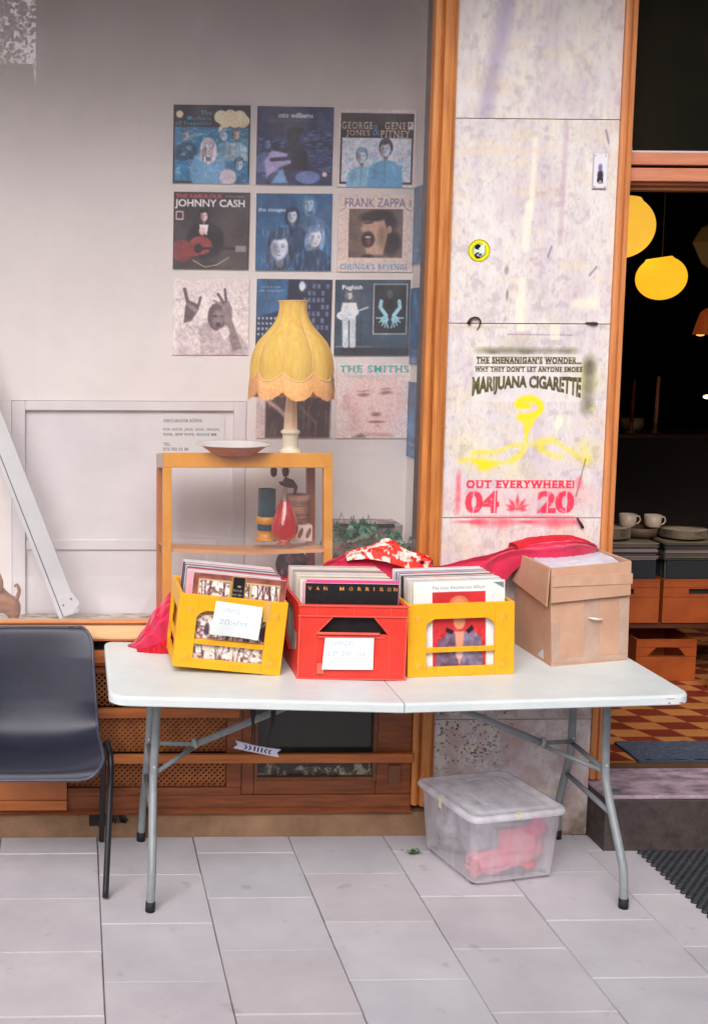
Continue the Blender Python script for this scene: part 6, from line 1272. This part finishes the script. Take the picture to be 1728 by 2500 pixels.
t = thing('pendant_lamp', 'dim orange bell lamp at the edge of the doorway', 'lamp', (3.475, 2.3, 1.84)); MB().lathe([(.085, -.0), (.07, .06), (.05, .12), (.025, .14), (0, .14)], 28).build('lamp_shade', plain('orange_shade', rgb(190, 84, 40), .4, .12), t); MB().lathe([(0, -.01), (.02, -.005), (.02, .01), (0, .015)], 12, (-.05, 0, 0)).build('bulb', plain('warm_bulb', rgb(236, 190, 90), .4, .8), t)
MB().tube([(0, 0, .14), (0, 0, 1.45)], .003, 6).build('lamp_cord', RUB, t)
tag(MB().lathe([(0, -.012), (.014, -.006), (.018, 0), (.014, .006), (0, .012)], 14, (3.478, 2.3, 1.503)).build('small_light', plain('small_warm_light', rgb(255, 226, 170), .4, 2.2)), 'small bright warm light far inside the shop', 'light')
# record shelves with crates
TC = thing('record_rack', 'dark wooden rack holding orange record crates inside the shop', 'rack', (2.9, 1.25, .22)); off = (2.9, 1.25, .22)
part(MB().box(2.2, 3.6, 1.26, 1.62, .470, .498), 'rack_board', mat('dark_rack_wood', rgb(86, 44, 22), .5), TC, off, .003)
part(MB().box(2.60, 2.635, 1.27, 1.30, .2205, .4695).box(3.4, 3.435, 1.27, 1.30, .2205, .4695).box(2.60, 2.635, 1.58, 1.61, .2205, .4695), 'rack_leg', _M['dark_rack_wood'], TC, off)
part(MB().box(2.96, 2.995, 1.10, 1.14, .2205, .62), 'rack_leg', mat('bright_orange_wood', rgb(214, 122, 20), .5), TC, off)
OC = mat('orange_crate_plastic', rgb(170, 84, 32), .5, rgb(146, 66, 24), 6)
def shop_crate(x0, x1, z0, z1, hole, label):
    W = x1 - x0; H = z1 - z0; t = thing('record_crate', label, 'crate', (x0, 1.25, z0), group='orange record crates inside the shop')
    mb = MB(); hz0, hz1 = H * .58, H * .80
    if hole == 'trap':
        a, b, c, d_ = W * .17, W * .33, W * .70, W * .83
        mb.box(0, W, 0, .01, 0, hz0); mb.box(0, W, 0, .01, hz1, H); mb.prism([(0, hz0), (a, hz0), (b, hz1), (0, hz1)], 0, .01); mb.prism([(d_, hz0), (W, hz0), (W, hz1), (c, hz1)], 0, .01)
    else:
        hz0, hz1 = H * .66, H * .78; a, b = W * .36, W * .64
        mb.box(0, W, 0, .01, 0, hz0); mb.box(0, W, 0, .01, hz1, H); mb.box(0, a, 0, .01, hz0, hz1); mb.box(b, W, 0, .01, hz0, hz1)
    mb.build('front_wall', OC, t, .001)
    MB().box(0, W, -.003, -.0002, H - .006, H).box(0, W, -.003, -.0002, H * .82, H * .835).box(0, W, -.003, -.0002, H * .60, H * .61).build('raised_ribs', OC, t)
    MB().box(0, .01, .0105, .30, 0, H).build('side_wall', OC, t); MB().box(W - .01, W, .0105, .30, 0, H).build('side_wall', OC, t); MB().box(.0105, W - .0105, .29, .30, 0, H).build('back_wall', OC, t); return t
shop_crate(2.672, 2.957, .2215, .420, 'trap', 'orange crate on the chequered floor below the rack board')
shop_crate(2.43, 2.768, .4985, .705, 'slot', 'orange crate on the rack just beyond the cardboard box')
shop_crate(2.785, 3.122, .4985, .705, 'slot', 'orange crate on the rack further from the cardboard box')
r = random.Random(6); SHD = [mat('shop_sleeve_%d' % i, c, .6) for i, c in enumerate((rgb(92, 84, 66), rgb(120, 110, 84), rgb(30, 40, 42), rgb(150, 130, 130), rgb(30, 36, 40)))]
for ci, (xa, zb, n, lb) in enumerate(((2.45, .505, 14, 'dark sleeve upright in the rack crate just beyond the cardboard box'), (2.803, .505, 14, 'dark sleeve upright in the rack crate further from the cardboard box'))):
    for k in range(n):
        o = MB().box(0, .30, 0, .004, 0, .282 + r.uniform(-.003, .003)).build('shop_sleeve', SHD[4] if k == 0 else r.choice(SHD)); o.location = (xa + r.uniform(-.004, .004), 1.264 + k * .018, zb); o.rotation_euler = (R(-1), 0, 0); tag(o, lb, 'record sleeve', 'sleeves in rack crate %s' % 'ab'[ci])
for ci, (xa, n) in enumerate(((2.44, 22), (2.79, 22))):
    for k in range(n):
        o = MB().box(0, .315, 0, .31, 0, .003).build('shop_sleeve', r.choice(SHD)); o.location = (xa + r.uniform(-.008, .008), 1.262 + r.uniform(0, .006), .7935 + k * .0038); tag(o, 'sleeve lying flat in the %s above the rack crates' % ('pile nearer the cardboard box', 'pile further from the cardboard box')[ci], 'record sleeve', 'flat sleeves piled above the rack %s' % 'ab'[ci])
PLT = mat('dim_crockery', rgb(190, 172, 150), .4); zt2 = .7935 + 22 * .0038 + .001
def plates(cx, n, lb, grp):
    for k in range(n):
        o = MB().lathe([(0, 0), (.06, 0), (.105, .012), (.107, .014), (.06, .004), (0, .003)], 32).build('dinner_plate', PLT); o.location = (cx, 1.38, zt2 + k * .006); tag(o, lb, 'plate', grp)
plates(2.56, 9, 'plate stacked beside the door frame above the rack', 'plates stacked by the door frame'); plates(2.925, 7, 'plate stacked at the far end above the rack', 'plates stacked at the far end')
for cx, z, lb in ((2.66, zt2 + .056, 'patterned mug on top of the bowls inside the shop'), (2.78, zt2 + .052, 'mug with handle beside the plates inside the shop')):
    t = thing('mug', lb, 'mug', (cx, 1.38, z)); MB().lathe([(0, 0), (.03, 0), (.036, .01), (.04, .06), (.037, .06), (.03, .005), (0, .004)], 24).build('mug_body', PLT, t); MB().tube([(.036 + .0, 0, .05), (.055, 0, .048), (.06, 0, .03), (.05, 0, .015), (.034, 0, .014)], .004, 6).build('handle', PLT, t)
tag(MB().lathe([(0, 0), (.05, 0), (.075, .02), (.08, .052), (.076, .052), (.05, .004), (0, .003)], 28, (2.73, 1.40, zt2)).build('stoneware_bowl', mat('dark_stoneware', rgb(96, 74, 50), .6)), 'brown stoneware bowl between the plate stacks inside the shop', 'bowl')
sb2 = thing('sideboard', 'dark sideboard with candlesticks deep inside the shop', 'sideboard', (3.3, 2.6, .22)); MB().box(-.6, .9, -.2, .2, 0.003, 1.05).build('cabinet', WA, sb2); MB().box(-.62, .92, -.22, .22, 1.0505, 1.07).build('top_board', mat('dark_top', rgb(60, 36, 22), .4), sb2)
for (x, z0, h, c, lb) in ((3.275, 1.31, .32, rgb(196, 130, 90), 'pale tall candle in the dark doorway'), (3.14, 1.31, .30, rgb(110, 30, 26), 'dark red tall candle in the dark doorway')):
    t = thing('candle', lb, 'candle', (x, 2.45, z0 - .018)); MB().lathe([(0, 0), (.03, 0), (.03, .004), (.01, .012), (.012, .06), (.0, .06)], 16).build('candlestick', mat('old_brass', rgb(110, 84, 50), .35), t); MB().tube([(0, 0, .06), (.006, 0, .06 + h * .8)], [.011, .008], 10).build('wax', plain('wax_%s' % lb.split()[0], c, .5), t)
tag(MB().lathe([(0, 0), (.04, 0), (.06, .03), (.062, .075), (.058, .075), (.04, .006), (0, .005)], 20, (3.19, 2.55, 1.292)).build('flower_pot', mat('dim_pot', rgb(150, 124, 92), .6)), 'small pale pot between the two tall candles', 'pot')

r = random.Random(12)
bs = thing('wall_shelf', 'dim wall shelf with crockery deep inside the shop', 'shelf', (3.9, 3.4, 1.0)); MB().box(-1.0, 1.4, -.12, .12, 0, .025).build('shelf_board', _M['dark_rack_wood'], bs)
for k in range(9):
    o = MB().lathe([(0, 0), (.04, 0), (.05 + r.random() * .02, .06 + r.random() * .06), (.04, .12), (.03, .13), (0, .13)], 16).build('shelf_jar', r.choice((PLT, _M['dark_stoneware'], _M['dim_pot'], OC))); o.location = (3.0 + k * .24, 3.4, 1.0255); tag(o, 'dim jar standing in the row on the wall shelf deep inside the shop', 'jar', 'jars on the wall shelf')
